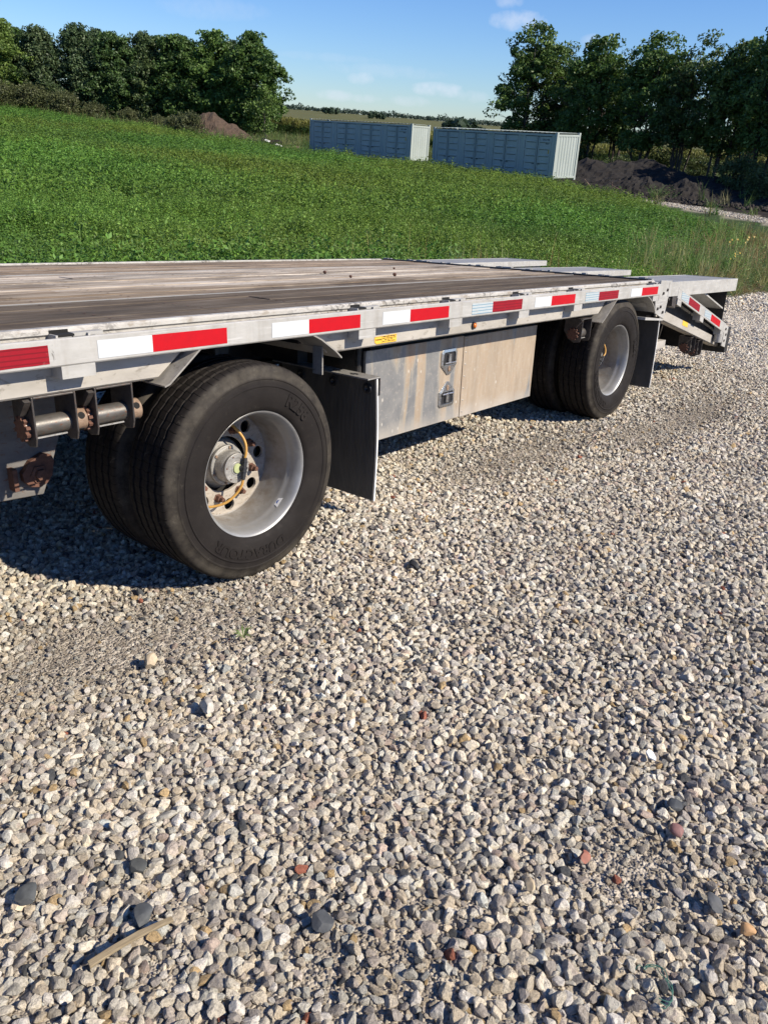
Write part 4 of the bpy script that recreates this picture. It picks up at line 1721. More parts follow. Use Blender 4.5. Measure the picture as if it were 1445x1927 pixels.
for px, d, s, mt, nm, cat, lab in ((462, 73.5, (1.0, .8, .55), 'chassis', 'dark_tarpaulin', 'tarpaulin', 'crumpled dark tarpaulin at the foot of the brown dirt heap'),
                                   (480, 73, (.9, .8, .6), 'rubber_hose', 'black_tarpaulin', 'tarpaulin', 'black crumpled tarpaulin left of the tyres'),
                                   (537, 72, (.8, .6, .55), 'rubber_hose', 'rubbish_bag', 'bag', 'black rubbish bag behind the white plank'),
                                   (550, 71, (.45, .4, .4), 'white_plastic', 'white_sack', 'sack', 'white torn sack at the right of the junk'),
                                   (563, 70.5, (.5, .4, .3), 'white_plastic', 'white_sack', 'sack', 'small white sack near the farther container corner')):
    mb = MB()
    mb.add(V * np.array(s), F)
    o = mb.build(nm, M[mt], fix=False)
    o.location = site(px, d) + [0, 0, s[2] * .4]
    tag(o, lab, cat, DG)

# wild sunflowers at the right edge of the weeds
M['petal'] = Mat('yellow_petal', (.72, .46, .02), .5).m
M['stem'] = Mat('green_stem', (.09, .13, .035), .6).m
M['seed'] = Mat('sunflower_eye', (.06, .035, .015), .8).m


def sunflower():
    t = empty('wild_sunflower')
    mb = MB()
    mb.tube([(0, 0, 0), (.03, .01, .45), (0, .03, .95)], [.010, .008, .005], 5)
    tips = [(0, .03, .95)]
    for k, (z, dx, dy) in enumerate(((.45, .18, .1), (.6, -.17, .05), (.7, .1, -.15))):
        e = (dx, dy, z + .28)
        mb.tube([(.02, .02, z), (dx * .6, dy * .6, z + .1), e], [.006, .005, .004], 4)
        tips.append(e)
    mb.build('stem', M['stem'], t, fix=False)
    lf = MB()
    for k in range(10):
        a = k * 2.4
        z = .15 + .07 * k
        c, s = math.cos(a), math.sin(a)
        lf.add([(0, 0, z), (c * .1 - s * .05, s * .1 + c * .05, z + .03), (c * .22, s * .22, z - .03), (c * .1 + s * .05, s * .1 - c * .05, z + .03)], [(0, 1, 2, 3)])
    lf.build('leaf', M['stem'], t, fix=False)
    for e in tips:
        mb = MB()
        e = np.array(e)
        nrm = np.array([-.6, -.6, .5])
        nrm /= np.linalg.norm(nrm)
        a = np.cross(nrm, [0, 0, 1.0])
        a /= np.linalg.norm(a)
        b = np.cross(nrm, a)
        for q in range(12):
            an = q * math.pi / 6
            u = a * math.cos(an) + b * math.sin(an)
            v = -a * math.sin(an) + b * math.cos(an)
            mb.add([e + u * .008, e + u * .02 + v * .008, e + u * .036, e + u * .02 - v * .008], [(0, 1, 2, 3)])
        fl = mb.build('flower', M['petal'], t, fix=False)
        MB().add([e + nrm * .006 + (a * math.cos(q) + b * math.sin(q)) * .014 for q in np.linspace(0, 6.28, 9)[:-1]], [tuple(range(8))]).build('flower_eye', M['seed'], fl, fix=False)
    return t


sf = sunflower()
for i, (px, d, s) in enumerate(((1405, 26, .75), (1436, 27, .8), (1418, 22.5, .7))):
    o = sf if i == 0 else copy_tree(sf)
    o.location = site(px, d)
    o.scale = (s, s, s)
    o.rotation_euler = (0, 0, i * .25)
    tag(o, 'wild sunflower with small yellow heads among the weeds at the right edge', 'flower', 'wild sunflowers in the weeds')


# ================================================================== the trailer (all in the trailer frame)
TR = empty('flatbed_trailer', mat=T4)
tag(TR, 'long flatbed trailer with weathered plank deck, red and white tape and two wide-spread axles', 'trailer')


def dz(x):
    """the deck sags a little towards the tail"""
    return -.0072 * ((x + 2.018) / 3) ** 2 if x > -2 else 0.0


def sagged(mb):
    return mb.xform(lambda p: (p[0], p[1], p[2] + dz(min(p[0], 3.9))))


X0, X1 = -7.0, 3.66          # deck run that is built
YF = 2.59

# --- deck planks: each one an object, three groups between the metal strips
PLK = []


def planks():
    bands = [(.088, .655, 4, (.088, .076, .066), .10), (.668, 1.800, 8, (.27, .235, .20), .78), (1.815, 2.455, 4, (.20, .165, .135), .25)]
    k = 0
    for y0, y1, n, col, worn in bands:
        w = (y1 - y0) / n
        for i in range(n):
            a, b = y0 + i * w, y0 + (i + 1) * w
            # butt joint somewhere along the run
            xj = [X0, random.uniform(-3.5, -1.4) if i % 2 else random.uniform(-.9, 1.8), X1]
            for q in range(2):
                mb = MB()
                xa, xb = xj[q] + (.002 if q else 0), xj[q + 1] - (.002 if q == 0 else 0)
                nx = 12
                up = random.uniform(-.0015, .0025)
                vs, fs = [], []
                for s in range(nx + 1):
                    x = xa + (xb - xa) * s / nx
                    zz = .950 + up + dz(x)
                    vs += [(x, a + .0035, zz - .034), (x, a + .0035, zz - .003), (x, a + .008, zz), (x, b - .008, zz), (x, b - .0035, zz - .003), (x, b - .0035, zz - .034)]
                for s in range(nx):
                    for j in range(5):
                        fs.append((s * 6 + j, s * 6 + j + 1, s * 6 + 7 + j, s * 6 + 6 + j))
                fs += [(0, 1, 2, 3, 4, 5), tuple(nx * 6 + j for j in range(6))]
                mb.add(vs, fs)
                o = mb.build('plank', M['wood'], TR)
                wv = worn
                f = random.uniform(.82, 1.2)
                c = np.array(col)
                if 1 <= k < 13 and y0 < 1 < y1:
                    # the middle of the deck is worn pale, its near boards stay brown
                    wv = [.25, .35, .55, .85, 1.0, 1.0, .9, .6][i]
                    c = np.array([(.155, .13, .105), (.165, .138, .11), (.22, .185, .15), (.46, .41, .345), (.60, .55, .47), (.56, .51, .44), (.46, .41, .34), (.24, .205, .165)][i])
                o.color = tuple(c * f) + (wv,)
                k += 1
    sc_ = MB()
    for y0, y1, n, col, worn in bands:
        w = (y1 - y0) / n
        for i in range(n):
            for x in np.arange(-6.8, 3.6, .40):
                for yy in (.3, .7):
                    cy = y0 + (i + yy) * w + random.uniform(-.006, .006)
                    sc_.disc((x + random.uniform(-.012, .012), cy, .9535 + dz(x)), .0058, 2, 6)
    sc_.build('screw_head', M['rust'], TR, kind='stuff', fix=False)
    # the metal strips between the boards
    for y0, y1 in ((.657, .666), (1.803, 1.812)):
        mb = MB().box(X0, X1, y0, y1, .90, .952)
        mb.xform(lambda p: (p[0], p[1], p[2] + (dz(X1) if p[0] > 0 else 0)))
        mb = MB()
        n = 14
        for s in range(n):
            xa, xb = X0 + (X1 - X0) * s / n, X0 + (X1 - X0) * (s + 1) / n
            mb.add([(xa, y0, .952 + dz(xa)), (xb, y0, .952 + dz(xb)), (xb, y1, .952 + dz(xb)), (xa, y1, .952 + dz(xa)),
                    (xa, y0, .92 + dz(xa)), (xb, y0, .92 + dz(xb)), (xb, y1, .92 + dz(xb)), (xa, y1, .92 + dz(xa))],
                   [(0, 1, 2, 3), (0, 4, 5, 1), (3, 2, 6, 7)])
        mb.build('deck_strip', M['ramp'], TR)


planks()


def long_profile(poly, y_sign=1, xa=X0, xb=X1, n=24):
    """closed y-z outline swept along x, following the sag"""
    mb = MB()
    m_ = len(poly)
    for s in range(n + 1):
        x = xa + (xb - xa) * s / n
        for (y, z) in poly:
            mb.v.append((x, y if y_sign > 0 else YF - y, z + dz(x)))
    for s in range(n):
        for j in range(m_):
            j2 = (j + 1) % m_
            mb.f.append((s * m_ + j, s * m_ + j2, (s + 1) * m_ + j2, (s + 1) * m_ + j))
    mb.f.append(tuple(range(m_)))
    mb.f.append(tuple(n * m_ + j for j in range(m_)))
    return mb


for side in (1, -1):
    # outer rub rail: a flat bar with eased edges
    rub = long_profile([(0.0, .8655), (0.003, .8615), (.012, .8615), (.012, .9355), (.003, .9355), (0.0, .9325)], side).build('rub_rail', M['rail'], TR, smooth=20)
    if side == 1:
        RUB = rub
    # side rail behind it: face, rolled top edge and the lip that holds the boards
    long_profile([(.060, .853), (.060, .934), (.052, .940), (.052, .951), (.058, .957), (.082, .957), (.086, .953), (.086, .853)], side).build('side_rail', M['rail_top'], TR, smooth=25)

# lower side beam, cut away over the wheels; its foot is a small lip
for xa, xb in ((X0, -.335), (.415, 2.835), (3.60, 3.66)):
    mb = MB()
    n = 10
    prof = [(.0605, .782), (.0605, .8528), (.10, .8528), (.10, .80), (.16, .80), (.16, .778), (.0665, .776)]
    cut_l, cut_r = (xa > X0), (xb < 3.6)
    for s in range(n + 1):
        x = xa + (xb - xa) * s / n
        for (y, z) in prof:
            xx = x
            if s == n and cut_r:
                xx = x + (z - .782) * 1.3
            if s == 0 and cut_l:
                xx = x - (z - .782) * 1.1
            mb.v.append((xx, y, z + dz(x)))
    m_ = len(prof)
    for s in range(n):
        for j in range(m_):
            mb.f.append((s * m_ + j, s * m_ + (j + 1) % m_, (s + 1) * m_ + (j + 1) % m_, (s + 1) * m_ + j))
    mb.f += [tuple(range(m_)), tuple(n * m_ + j for j in range(m_))]
    mb.build('side_beam', M['beam'], TR, smooth=25)
long_profile([(.0605, .776), (.0605, .8528), (.16, .8528), (.16, .776)], -1).build('side_beam', M['beam'], TR)

# stake pockets: open boxes between rub rail and side rail
for cx in list(np.arange(-6.13, -.3, .6115)) + [.59, 1.20, 1.812, 2.424, 3.60]:
    for side in (1, -1):
        mb = MB()
        xa, xb, t = cx - .05, cx + .05, .006
        z0, z1 = .826 + dz(cx), .9425 + dz(cx)
        ya, yb = .0125, .0595
        mb.box(xa, xa + t, ya, yb, z0, z1)
        mb.box(xb - t, xb, ya, yb, z0, z1)
        mb.box(xa, xb, .002, .0122, z0, .8612 + dz(cx))
        mb.box(xa + t, xb - t, ya, yb, z0, z0 + t)
        # rounded cap plate beside the opening
        mb.box(xa + .055, xb + .045, .022, .0515, z1 - .008, z1 + .002)
        mb.box(xa + .005, xa + .046, .0135, .0515, z1 - .05, z1 - .006)
        if side < 0:
            mb.xform(lambda p: (p[0], YF - p[1], p[2]))
        po = mb.build('stake_pocket', M['rail'], TR)
        if side > 0:
            MB().box(xa + .0065, xa + .054, .0132, .0495, z1 - .0048, z1 + .0012).box(xa + .002, xa + .056, .0497, .0518, z1 - .010, z1 + .0095).build('pocket_shade', M['hole_shade'], po)  # black boxes paint the shade of the opening, also on the rail face

# conspicuity tape: white then red, 18 inches at a time
ZT, HT = .9217, .0498
TAPES = [(-1.166, 1), (-.566, 0), (.086, 0), (.679, 0), (1.322, 1), (1.911, 0), (2.500, 1), (3.153, 0)]
for s, old in TAPES:
    for a, b, nm in ((0, .1778, 'white'), (.1778, .4572, 'red')):
        key = 'tape_%s%s' % (nm, '_old' if old else '')
        xa, xb = s + a, s + b
        mb = MB()
        n = 6
        r = random.Random(int(s * 1000) + (nm == 'red'))
        top = [ZT + dz(xa + (xb - xa) * i / n) + (r.uniform(-.0008, .0005) if old else 0) for i in range(n + 1)]
        for i in range(n + 1):
            x = xa + (xb - xa) * i / n
            mb.v += [(x, -.0012, top[i] - HT), (x, -.0012, top[i]), (x, -.0002, top[i] - HT), (x, -.0002, top[i])]
        for i in range(n):
            q = i * 4
            mb.f += [(q, q + 1, q + 5, q + 4), (q + 1, q + 3, q + 7, q + 5), (q, q + 4, q + 6, q + 2)]
        mb.f += [(0, 2, 3, 1), (n * 4, n * 4 + 1, n * 4 + 3, n * 4 + 2)]
        o = mb.build(nm + '_tape', M[key], RUB)
        if old:
            o['label'] = ('dull dark red patterned tape' if nm == 'red' else 'faded white tape with bluish lines')

# --- fenders: plates bent round the wheels
for (prof, nm) in (([(-.352, .756), (-.333, .762), (-.20, .866), (-.15, .878)], 'fender'),
                   ([(.23, .874), (.292, .856), (.335, .836), (.371, .813), (.41, .788), (.445, .758)], 'fender'),
                   ([(2.785, .712), (2.825, .735), (2.96, .838), (3.02, .850)], 'fender'),
                   ([(3.40, .852), (3.48, .830), (3.53, .808), (3.578, .778), (3.61, .752), (3.638, .722)], 'fender')):
    mb = MB()
    n = len(prof)
    for y in (.004, .64):
        for (x, z) in prof:
            mb.v.append((x, y, z))
        for i, (x, z) in enumerate(prof):
            a = prof[max(i - 1, 0)]
            b = prof[min(i + 1, n - 1)]
            tx, tz = b[0] - a[0], b[1] - a[1]
            L = math.hypot(tx, tz)
            mb.v.append((x - tz / L * .0055, y, z + tx / L * .0055))
    for i in range(n - 1):
        mb.f += [(i, i + 1, n + i + 1, n + i), (2 * n + i, 3 * n + i, 3 * n + i + 1, 2 * n + i + 1),
                 (i, 2 * n + i, 2 * n + i + 1, i + 1), (n + i, n + i + 1, 3 * n + i + 1, 3 * n + i)]
    mb.f += [(0, n, 3 * n, 2 * n), (n - 1, 3 * n - 1, 4 * n - 1, 2 * n - 1)]
    mb.build('fender', M['fender'], TR, smooth=30)
# strap holding the rear foot of the front fender
MB().box(.385, .391, .05, .10, .695, .80).build('fender_strap', M['fender'], TR)

# --- mud flaps
for xf, y0, y1, zt, zb, lean in ((.694, .034, .60, .640, .10, .004), (3.842, .040, .60, .703, .158, .02)):
    mb = MB()
    n = 8
    for i in range(n + 1):
        t = i / n
        bow = .012 * math.sin(math.pi * t) + lean * t
        z = zt + (zb - zt) * t
        for x in (xf - .004 + bow, xf + .0005 + bow):
            mb.v += [(x, y0 + .004, z), (x, y1, z)]
    for i in range(n):
        q = i * 4
        mb.f += [(q, q + 4, q + 5, q + 1), (q + 2, q + 3, q + 7, q + 6), (q, q + 2, q + 6, q + 4), (q + 1, q + 5, q + 7, q + 3)]
    mb.f += [(0, 1, 3, 2), (n * 4, n * 4 + 2, n * 4 + 3, n * 4 + 1)]
    fl = mb.build('mud_flap', M['flap'], TR, smooth=30)
    wb = MB()
    for i in range(n + 1):
        t = i / n
        bow = .012 * math.sin(math.pi * t) + lean * t
        z = zt + .003 + (zb - zt - .006) * t
        for x in (xf + .001 + bow, xf + .0085 + bow):
            wb.v += [(x, y0, z), (x, y1, z)]
    wb.f = list(mb.f)
    wb.build('flap_backing', M['white_plastic'], fl)
    MB().box(xf - .062, xf + .018, y0 - .006, y1, zt + .004, zt + .010).build('flap_bracket', M['hub'], TR)
    MB().box(xf + .012, xf + .018, y0 - .006, y0 + .05, zt - .07, zt + .0035).build('flap_bracket', M['chassis'], TR)
    for yy in (y0 + .045, y0 + .24, y0 + .44):
        MB().lathe([(-.004, .002), (-.012, .012), (-.010, .022), (-.0045, .024)], 16, (xf, yy, zt - .045), axis=0).build('washer', M['black_plastic'], fl, smooth=40)
    br = MB()
    for yy in (y0 + .10, y0 + .2, y0 + .3):
        br.box(xf - .04, xf - .012, yy - .008, yy + .012, zt + .0103, zt + .0112)
        br.box(xf - .03, xf - .022, yy - .02, yy + .025, zt + .0104, zt + .0113)
    br.build('bracket_slot', M['hole_shade'], fl)  # thin dark marks paint the shaded slots on the solid bracket
    MB().box(xf - .05, xf + .01, .45, .75, zt + .011, .80).build('flap_hanger', M['chassis'], TR)

# --- wheels
RT_ = .397


def tyre_mesh(parent, n=96):
    half = [(-.088, .2265), (-.103, .234), (-.1125, .252), (-.1135, .262), (-.1165, .270), (-.1180, .300), (-.1172, .318), (-.1195, .320), (-.1195, .3235),
            (-.1165, .326), (-.1145, .343), (-.1165, .345), (-.1160, .349), (-.1125, .352), (-.1085, .368), (-.1035, .382), (-.095, .3915), (-.086, .3945)]
    tr = []
    for g in (-.060, -.021, .021, .060):
        tr += [(g - .0065, RT_ - .001), (g - .0045, RT_ - .014), (g + .0045, RT_ - .014), (g + .0065, RT_ - .001)]
    prof = half + tr + [(-h, r) for h, r in reversed(half)]
    mb = MB().lathe(prof, n)
    k = len(half)
    for i in range(k, k + len(tr)):
        for j in range(n):
            v = mb.v[i * n + j]
            mb.v[i * n + j] = (v[0], v[1] + (.0024 if j % 2 else -.0024), v[2])
    return mb.build('tyre', M['tyre'], parent, smooth=38)


def arc_text(txt, size, r0, a0, mat, parent, y=-.1196, stretch=1.0, bold=.0015):
    """letters standing round the sidewall, tops outward, reading clockwise from angle a0 (degrees)"""
    v, f = text_mesh(txt, size, .0007, bold)
    xs = [p[0] for p in v]
    x0 = min(xs)
    mb = MB()
    out = []
    for p in v:
        r = r0 + p[1]
        a = math.radians(a0) - (p[0] - x0) * stretch / r0
        out.append((r * math.cos(a), y - p[2], r * math.sin(a)))
    mb.add(out, f)
    return mb.build('sidewall_lettering', mat, parent)


def disc_with_holes(r_out, r_in, rc, rh, nh, thick, ph):
    cu = bpy.data.curves.new('disc', 'CURVE')
    cu.dimensions = '2D'
    cu.fill_mode = 'BOTH'
    cu.extrude = thick / 2

    def circ(cx, cy, r, n):
        sp = cu.splines.new('POLY')
        sp.points.add(n - 1)
        for i in range(n):
            a = 2 * math.pi * i / n
            sp.points[i].co = (cx + r * math.cos(a), cy + r * math.sin(a), 0, 1)
        sp.use_cyclic_u = True
    circ(0, 0, r_out, 64)
    circ(0, 0, r_in, 32)
    for i in range(nh):
        a = ph + 2 * math.pi * i / nh
        circ(rc * math.cos(a), rc * math.sin(a), rh, 18)
    v, f = curve_mesh(cu)
    return [(p[0], p[2], p[1]) for p in v], f


DV, DF = disc_with_holes(.1985, .106, .163, .0235, 8, .011, math.radians(5))


def make_wheel(loc, full=True):
    rim = MB().lathe([(-.070, .2215), (-.084, .2235), (-.090, .228), (-.0945, .2335), (-.098, .2345), (-.1, .2315), (-.0985, .2275), (-.092, .2225),
                      (-.080, .2165), (-.060, .2125), (-.044, .2118), (-.040, .2085), (-.026, .2080), (-.012, .2075), (.006, .2045), (.025, .2015), (.055, .2), (.078, .199), (.0795, .195)], 80)
    w = rim.build('wheel', M['rim'], TR, smooth=50)
    w.location = loc
    tyre_mesh(w)
    if not full:
        # inner barrel seen past the outer wheel
        MB().lathe([(.10, .2225), (.02, .21), (-.02, .21), (-.09, .225)], 40).build('rim_barrel', M['chassis'], w, smooth=60)
        return w
    MB().add([(p[0], p[1] + .085, p[2]) for p in DV], DF).build('wheel_disc', M['disc'], w, smooth=30)
    MB().lathe([(.150, .04), (.150, .19), (.34, .19)], 40).build('brake_drum', M['chassis'], w, smooth=40)  # drum coloured black to paint the shade behind the hand holes
    MB().lathe([(.149, .100), (.110, .098), (.098, .090), (.086, .0775), (.076, .072), (.074, .0755), (.064, .0755), (.0620, .0735), (.0615, .063)], 40).build('hub', M['hub'], w, smooth=35)
    MB().lathe([(.0615, .0625), (.030, .060), (.020, .0555), (.018, .0565), (.010, .0565), (.008, .0545), (.0085, .040), (.0105, .038), (.0105, .026), (.0085, .024), (.008, 0.0001)], 36).build('hub_cap', M['hub'], w, smooth=35)
    MB().lathe([(.0078, .019), (.003, .0175), (.002, .0001)], 20).build('hub_plug', M['plug'], w, smooth=40)
    hb = []
    for i in range(6):
        a = math.radians(20 + 60 * i)
        hb.append((.068 * math.cos(a), .068 * math.sin(a)))
    for i, (cx, cz) in enumerate(hb):
        MB().lathe([(.0615, .0055), (.057, .0055), (.0565, .0001)], 6, (cx, 0, cz)).build('hub_bolt', M['rust_tan'], w)
    sm = MB()
    for i in range(6):
        a = math.radians(50 + 60 * i)
        sm.lathe([(.0085, .0028), (.0062, .0028), (.006, .0001)], 6, (.0475 * math.cos(a), 0, .0475 * math.sin(a)))
    sm.build('cap_screw', M['rust'], w)
    for i in range(8):
        a = math.radians(5 + 22.5 + 45 * i)
        cx, cz = .131 * math.cos(a), .131 * math.sin(a)
        MB().lathe([(.0795, .018), (.077, .018), (.076, .0145), (.060, .014), (.0595, .009), (.044, .0088), (.043, .0001)], 6, (cx, 0, cz)).build('lug_nut', M['rust'], w)
    # tyre inflation hose: from the hub tee up and down to the two valve stems
    hz = MB()
    up = [(.028, .000, .030), (.034, -.004, .055), (.040, .004, .085), (.036, .02, .115), (.020, .05, .150), (.010, .085, .162)]
    dn = [(.014, -.006, -.038), (.006, -.006, -.065), (-.016, .004, -.098), (-.050, .02, -.125), (-.085, .045, -.137), (-.105, .065, -.138), (-.112, .086, -.132)]
    hz.tube(smooth_path(up), .0052, 8)
    hz.tube(smooth_path(dn), .0052, 8)
    hz.build('air_hose', M['hose'], w, smooth=60)
    ft = MB()
    a0, a1 = np.array([.030, -.002, .036]), np.array([.012, -.008, -.042])
    for t0, t1, r in ((0, .16, .0085), (.16, .2, .0115), (.2, .42, .0095), (.42, .5, .013), (.5, .62, .011), (.62, .66, .0135), (.66, .88, .0095), (.88, 1, .008)):
        ft.tube([a0 + (a1 - a0) * t0, a0 + (a1 - a0) * t1], r, 8)
    ft.tube([(.021, -.004, 0), (.012, .006, .0)], .011, 8)
    ft.build('hose_fitting', M['black_plastic'], w)
    return w


def smooth_path(pts, k=5):
    pts = [np.array(p, float) for p in pts]
    out = []
    for i in range(len(pts) - 1):
        p0, p1, p2, p3 = pts[max(i - 1, 0)], pts[i], pts[i + 1], pts[min(i + 2, len(pts) - 1)]
        for j in range(k):
            t = j / k
            out.append(.5 * (2 * p1 + (p2 - p0) * t + (2 * p0 - 5 * p1 + 4 * p2 - p3) * t * t + (3 * p1 - p0 - 3 * p2 + p3) * t ** 3))
    out.append(pts[-1])
    return out


YC1, YC2 = .098, .150
ZW1, ZW2 = .392, .437
W1 = make_wheel((0, YC1, ZW1))
for txt, sz, r0, a0, st in (('R258', .062, .288, 62, 1.0), ('DURACTOUR', .050, .290, -68, 1.12)):
    arc_text(txt, sz, r0, a0, M['tyre'], W1, -.1192, st)
st = MB().prism([(-.017, -.012), (.017, -.012), (.010, .014), (-.010, .014)], 1, 0, .0006)
ang = math.radians(-47)
# the little blue and white maker's sticker on the slope of the rim
mbs = MB()
for (px_, pz_) in ((-.022, .014), (.022, .014), (.012, -.016), (-.012, -.016)):
    a = ang + px_ / .212
    mbs.v.append((.2105 * math.cos(a), -.05 - pz_, .2105 * math.sin(a)))
mbs.f = [(0, 1, 2, 3)]
stk = mbs.build('rim_sticker', M['white_plastic'], W1, fix=False)
mbs = MB()
for k in range(12):
    t = 2 * math.pi * k / 12
    a = ang + (.0085 * math.cos(t)) / .212
    mbs.v.append((.2098 * math.cos(a), -.052 - .0085 * math.sin(t), .2098 * math.sin(a)))
mbs.f = [tuple(range(12))]
mbs.build('sticker_mark', M['blue'], W1, fix=False)
W2 = copy_tree(W1, TR)
W2.location = (3.159, YC2, ZW2)
W2.rotation_euler = (0, math.radians(38), 0)
for c in list(W2.children):
    if c.name.startswith(('rim_sticker', 'sticker_mark')):
        bpy.data.objects.remove(c)
W3 = make_wheel((0, YC1 + .27, ZW1), False)
for x, y, z in ((3.159, YC2 + .27, ZW2), (0, YF - .098 - .27, ZW1), (3.159, YF - .15 - .27, ZW2), (0, YF - .098, ZW1), (3.159, YF - .15, ZW2)):
    c = copy_tree(W3, TR)
    c.location = (x, y, z)
    c.rotation_euler = (0, random.uniform(0, 3), 0)
for x, z in ((0, ZW1), (3.159, ZW2)):
    MB().tube([(x, .40, z), (x, YF - .40, z)], .062, 16).build('axle', M['chassis'], TR, smooth=40)

# --- chassis underneath
for y in (.82, 1.77):
    mb = MB()
    mb.box(X0, 3.6, y - .07, y + .07, .878, .90).box(X0, 3.6, y - .007, y + .007, .61, .878).box(X0, 3.6, y - .07, y + .07, .59, .61)
    mb.build('main_beam', M['chassis'], TR)
for x in np.arange(-6.8, 3.6, .40):
    MB().box(x - .03, x + .03, .165, YF - .165, .80, .897).build('cross_member', M['chassis'], TR)
MB().box(X0, 3.6, .17, YF - .17, .899, .905).build('underfloor', M['chassis'], TR)
for x in (.02, 3.18):
    for y in (.72, YF - .72):
        MB().lathe([(-.10, .05), (-.10, .115), (-.03, .13), (.03, .115), (.06, .13), (.12, .12), (.12, .05)], 20, (x + .16, y, .50), axis=2).build('air_spring', M['rubber_hose'], TR, smooth=60)
MB().tube([(-.35, 1.0, .52), (-.35, 1.6, .52)], .12, 18).build('air_tank', M['chassis'], TR, smooth=40)
for x in (1.0, 1.9):
    MB().box(x - .03, x + .03, .5, 2.1, .56, .64).build('frame_brace', M['chassis'], TR)

# suspension hanger ahead of the front wheel: grey plate, rusty pivot plate and bolt
HX = -.565
hp = [(-1.0, .80), (-.43, .80), (-.43, .62), (-.515, .40), (-.545, .335), (-.70, .345), (-.95, .42), (-1.0, .55)]
hg = MB().prism(hp, 1, .48, .495)
hang = hg.build('suspension_hanger', M['hanger'], TR, bevel=.003)
MB().prism([(a + .02, b + .01) for a, b in hp], 1, .66, .675).build('hanger_plate', M['chassis'], hang)
MB().box(-.95, -.50, .4952, .6598, .50, .51).build('hanger_web', M['chassis'], hang)
piv = [(HX + .052, .475), (HX + .060, .455), (HX + .048, .405), (HX + .027, .380), (HX, .371), (HX - .030, .378), (HX - .051, .402), (HX - .054, .43), (HX - .022, .467), (HX + .022, .486)]
pv = MB().prism(piv, 1, .456, .4795).build('pivot_plate', M['rust'], hang, bevel=.002)
MB().lathe([(.4555, .033), (.451, .0325), (.4505, .020), (.438, .0195), (.437, .0001)], 6, (HX + .003, 0, .418)).build('pivot_bolt', M['rust'], hang)
MB().box(HX - .092, HX - .077, .44, .4795, .38, .455).build('stop_block', M['rust'], hang)


# --- strap winches under the side beam
def winch(x0, x1, zt, zb, y0=.052, y1=.17, capside=1):
    t = .006
    mb = MB()
    h = zt - zb
    pl = [(y0, zt), (y1, zt), (y1, zt - h * .55), (y1 - .03, zb + .02), (y0 + .045, zb), (y0 + .008, zb + .006), (y0, zb + .03)]
    mb.prism(pl, 0, x0, x0 + t)
    mb.prism(pl, 0, x1 - t, x1)
    mb.box(x0 + t, x1 - t, y0, y1, zt - t, zt)
    b = mb.build('strap_winch', M['steel_dark'], TR, bevel=.002)
    zc, yc = zb + h * .36, y0 + .052
    MB().tube([(x0 - .012, yc, zc), (x1 + .004, yc, zc)], .029, 20).build('winch_drum', M['drum'], b, smooth=40)
    MB().box(x0 + t + .004, x1 - t - .02, yc - .031, yc - .026, zc - .028, zc - .024).build('strap_slot_lip', M['hub'], b)
    cx = x1 + .004
    cap = MB().lathe([(cx, .006), (cx, .033), (cx + .036, .033), (cx + .037, .029), (cx + .037, .0001)], 20, (0, yc, zc), axis=0).build('winch_cap', M['rust_tan'], b, smooth=40)
    for a in (60, 150, 240, 330):
        aa = math.radians(a)
        c = np.array([cx + .019, yc + .0325 * math.cos(aa), zc + .0325 * math.sin(aa)])
        d = np.array([0, math.cos(aa), math.sin(aa)])
        MB().tube([c - d * .004, c + d * .0012], .0105, 14).build('bar_hole', M['hole_shade'], b)  # short black plug paints the shade of the bar hole
    gr = MB()
    n = 10
    pts = []
    for i in range(n * 2):
        a = 2 * math.pi * i / (n * 2)
        for rr, off in (((.038 if i % 2 else .029), 0), ((.038 if i % 2 else .029), .22)):
            pts.append((yc + rr * math.cos(a + off), zc + rr * math.sin(a + off)))
    gr.prism(pts, 0, x0 - .016, x0 - .004)
    gr.build('ratchet_gear', M['rust'], b)
    MB().prism([(yc - .06, zc + .085), (yc - .045, zc + .09), (yc - .01, zc + .046), (yc - .02, zc + .040)], 0, x0 - .022, x0 - .004).build('ratchet_pawl', M['steel_dark'], b)
    return b


winch(-.748, -.618, .776, .628)
winch(-.560, -.434, .776, .628)
winch(2.62, 2.745, .745, .60)

# --- toolbox between the wheels
tb = MB().box(.835, 2.362, .235, .78, .292, .714).build('toolbox', M['chassis'], TR)
d1 = MB().box(.838, 1.6055, .219, .2345, .290, .716).build('toolbox_door', M['toolbox'], tb, bevel=.002)
d2 = MB().box(1.6095, 2.366, .217, .2345, .288, .712).build('toolbox_panel', M['toolbox'], tb, bevel=.002)
for i in range(7):
    MB().lathe([(.217, .0055), (.2148, .004), (.214, .0001)], 8, (1.628, 0, .315 + .063 * i)).build('rivet', M['hub'], tb, smooth=60)
MB().box(.79, .834, .24, .34, .30, .78).build('toolbox_post', M['chassis'], tb)
hp_ = MB().tube([(.80, .232, .32), (.80, .232, .76)], .010, 8)
for q in range(9):
    hp_.tube([(.80, .232, .33 + q * .05), (.80, .232, .355 + q * .05)], .0125, 8)
hp_.build('toolbox_hinge', M['chassis'], tb)
MB().box(.9, 2.3, .25, .7, .7145, .80).build('toolbox_mount', M['chassis'], tb)


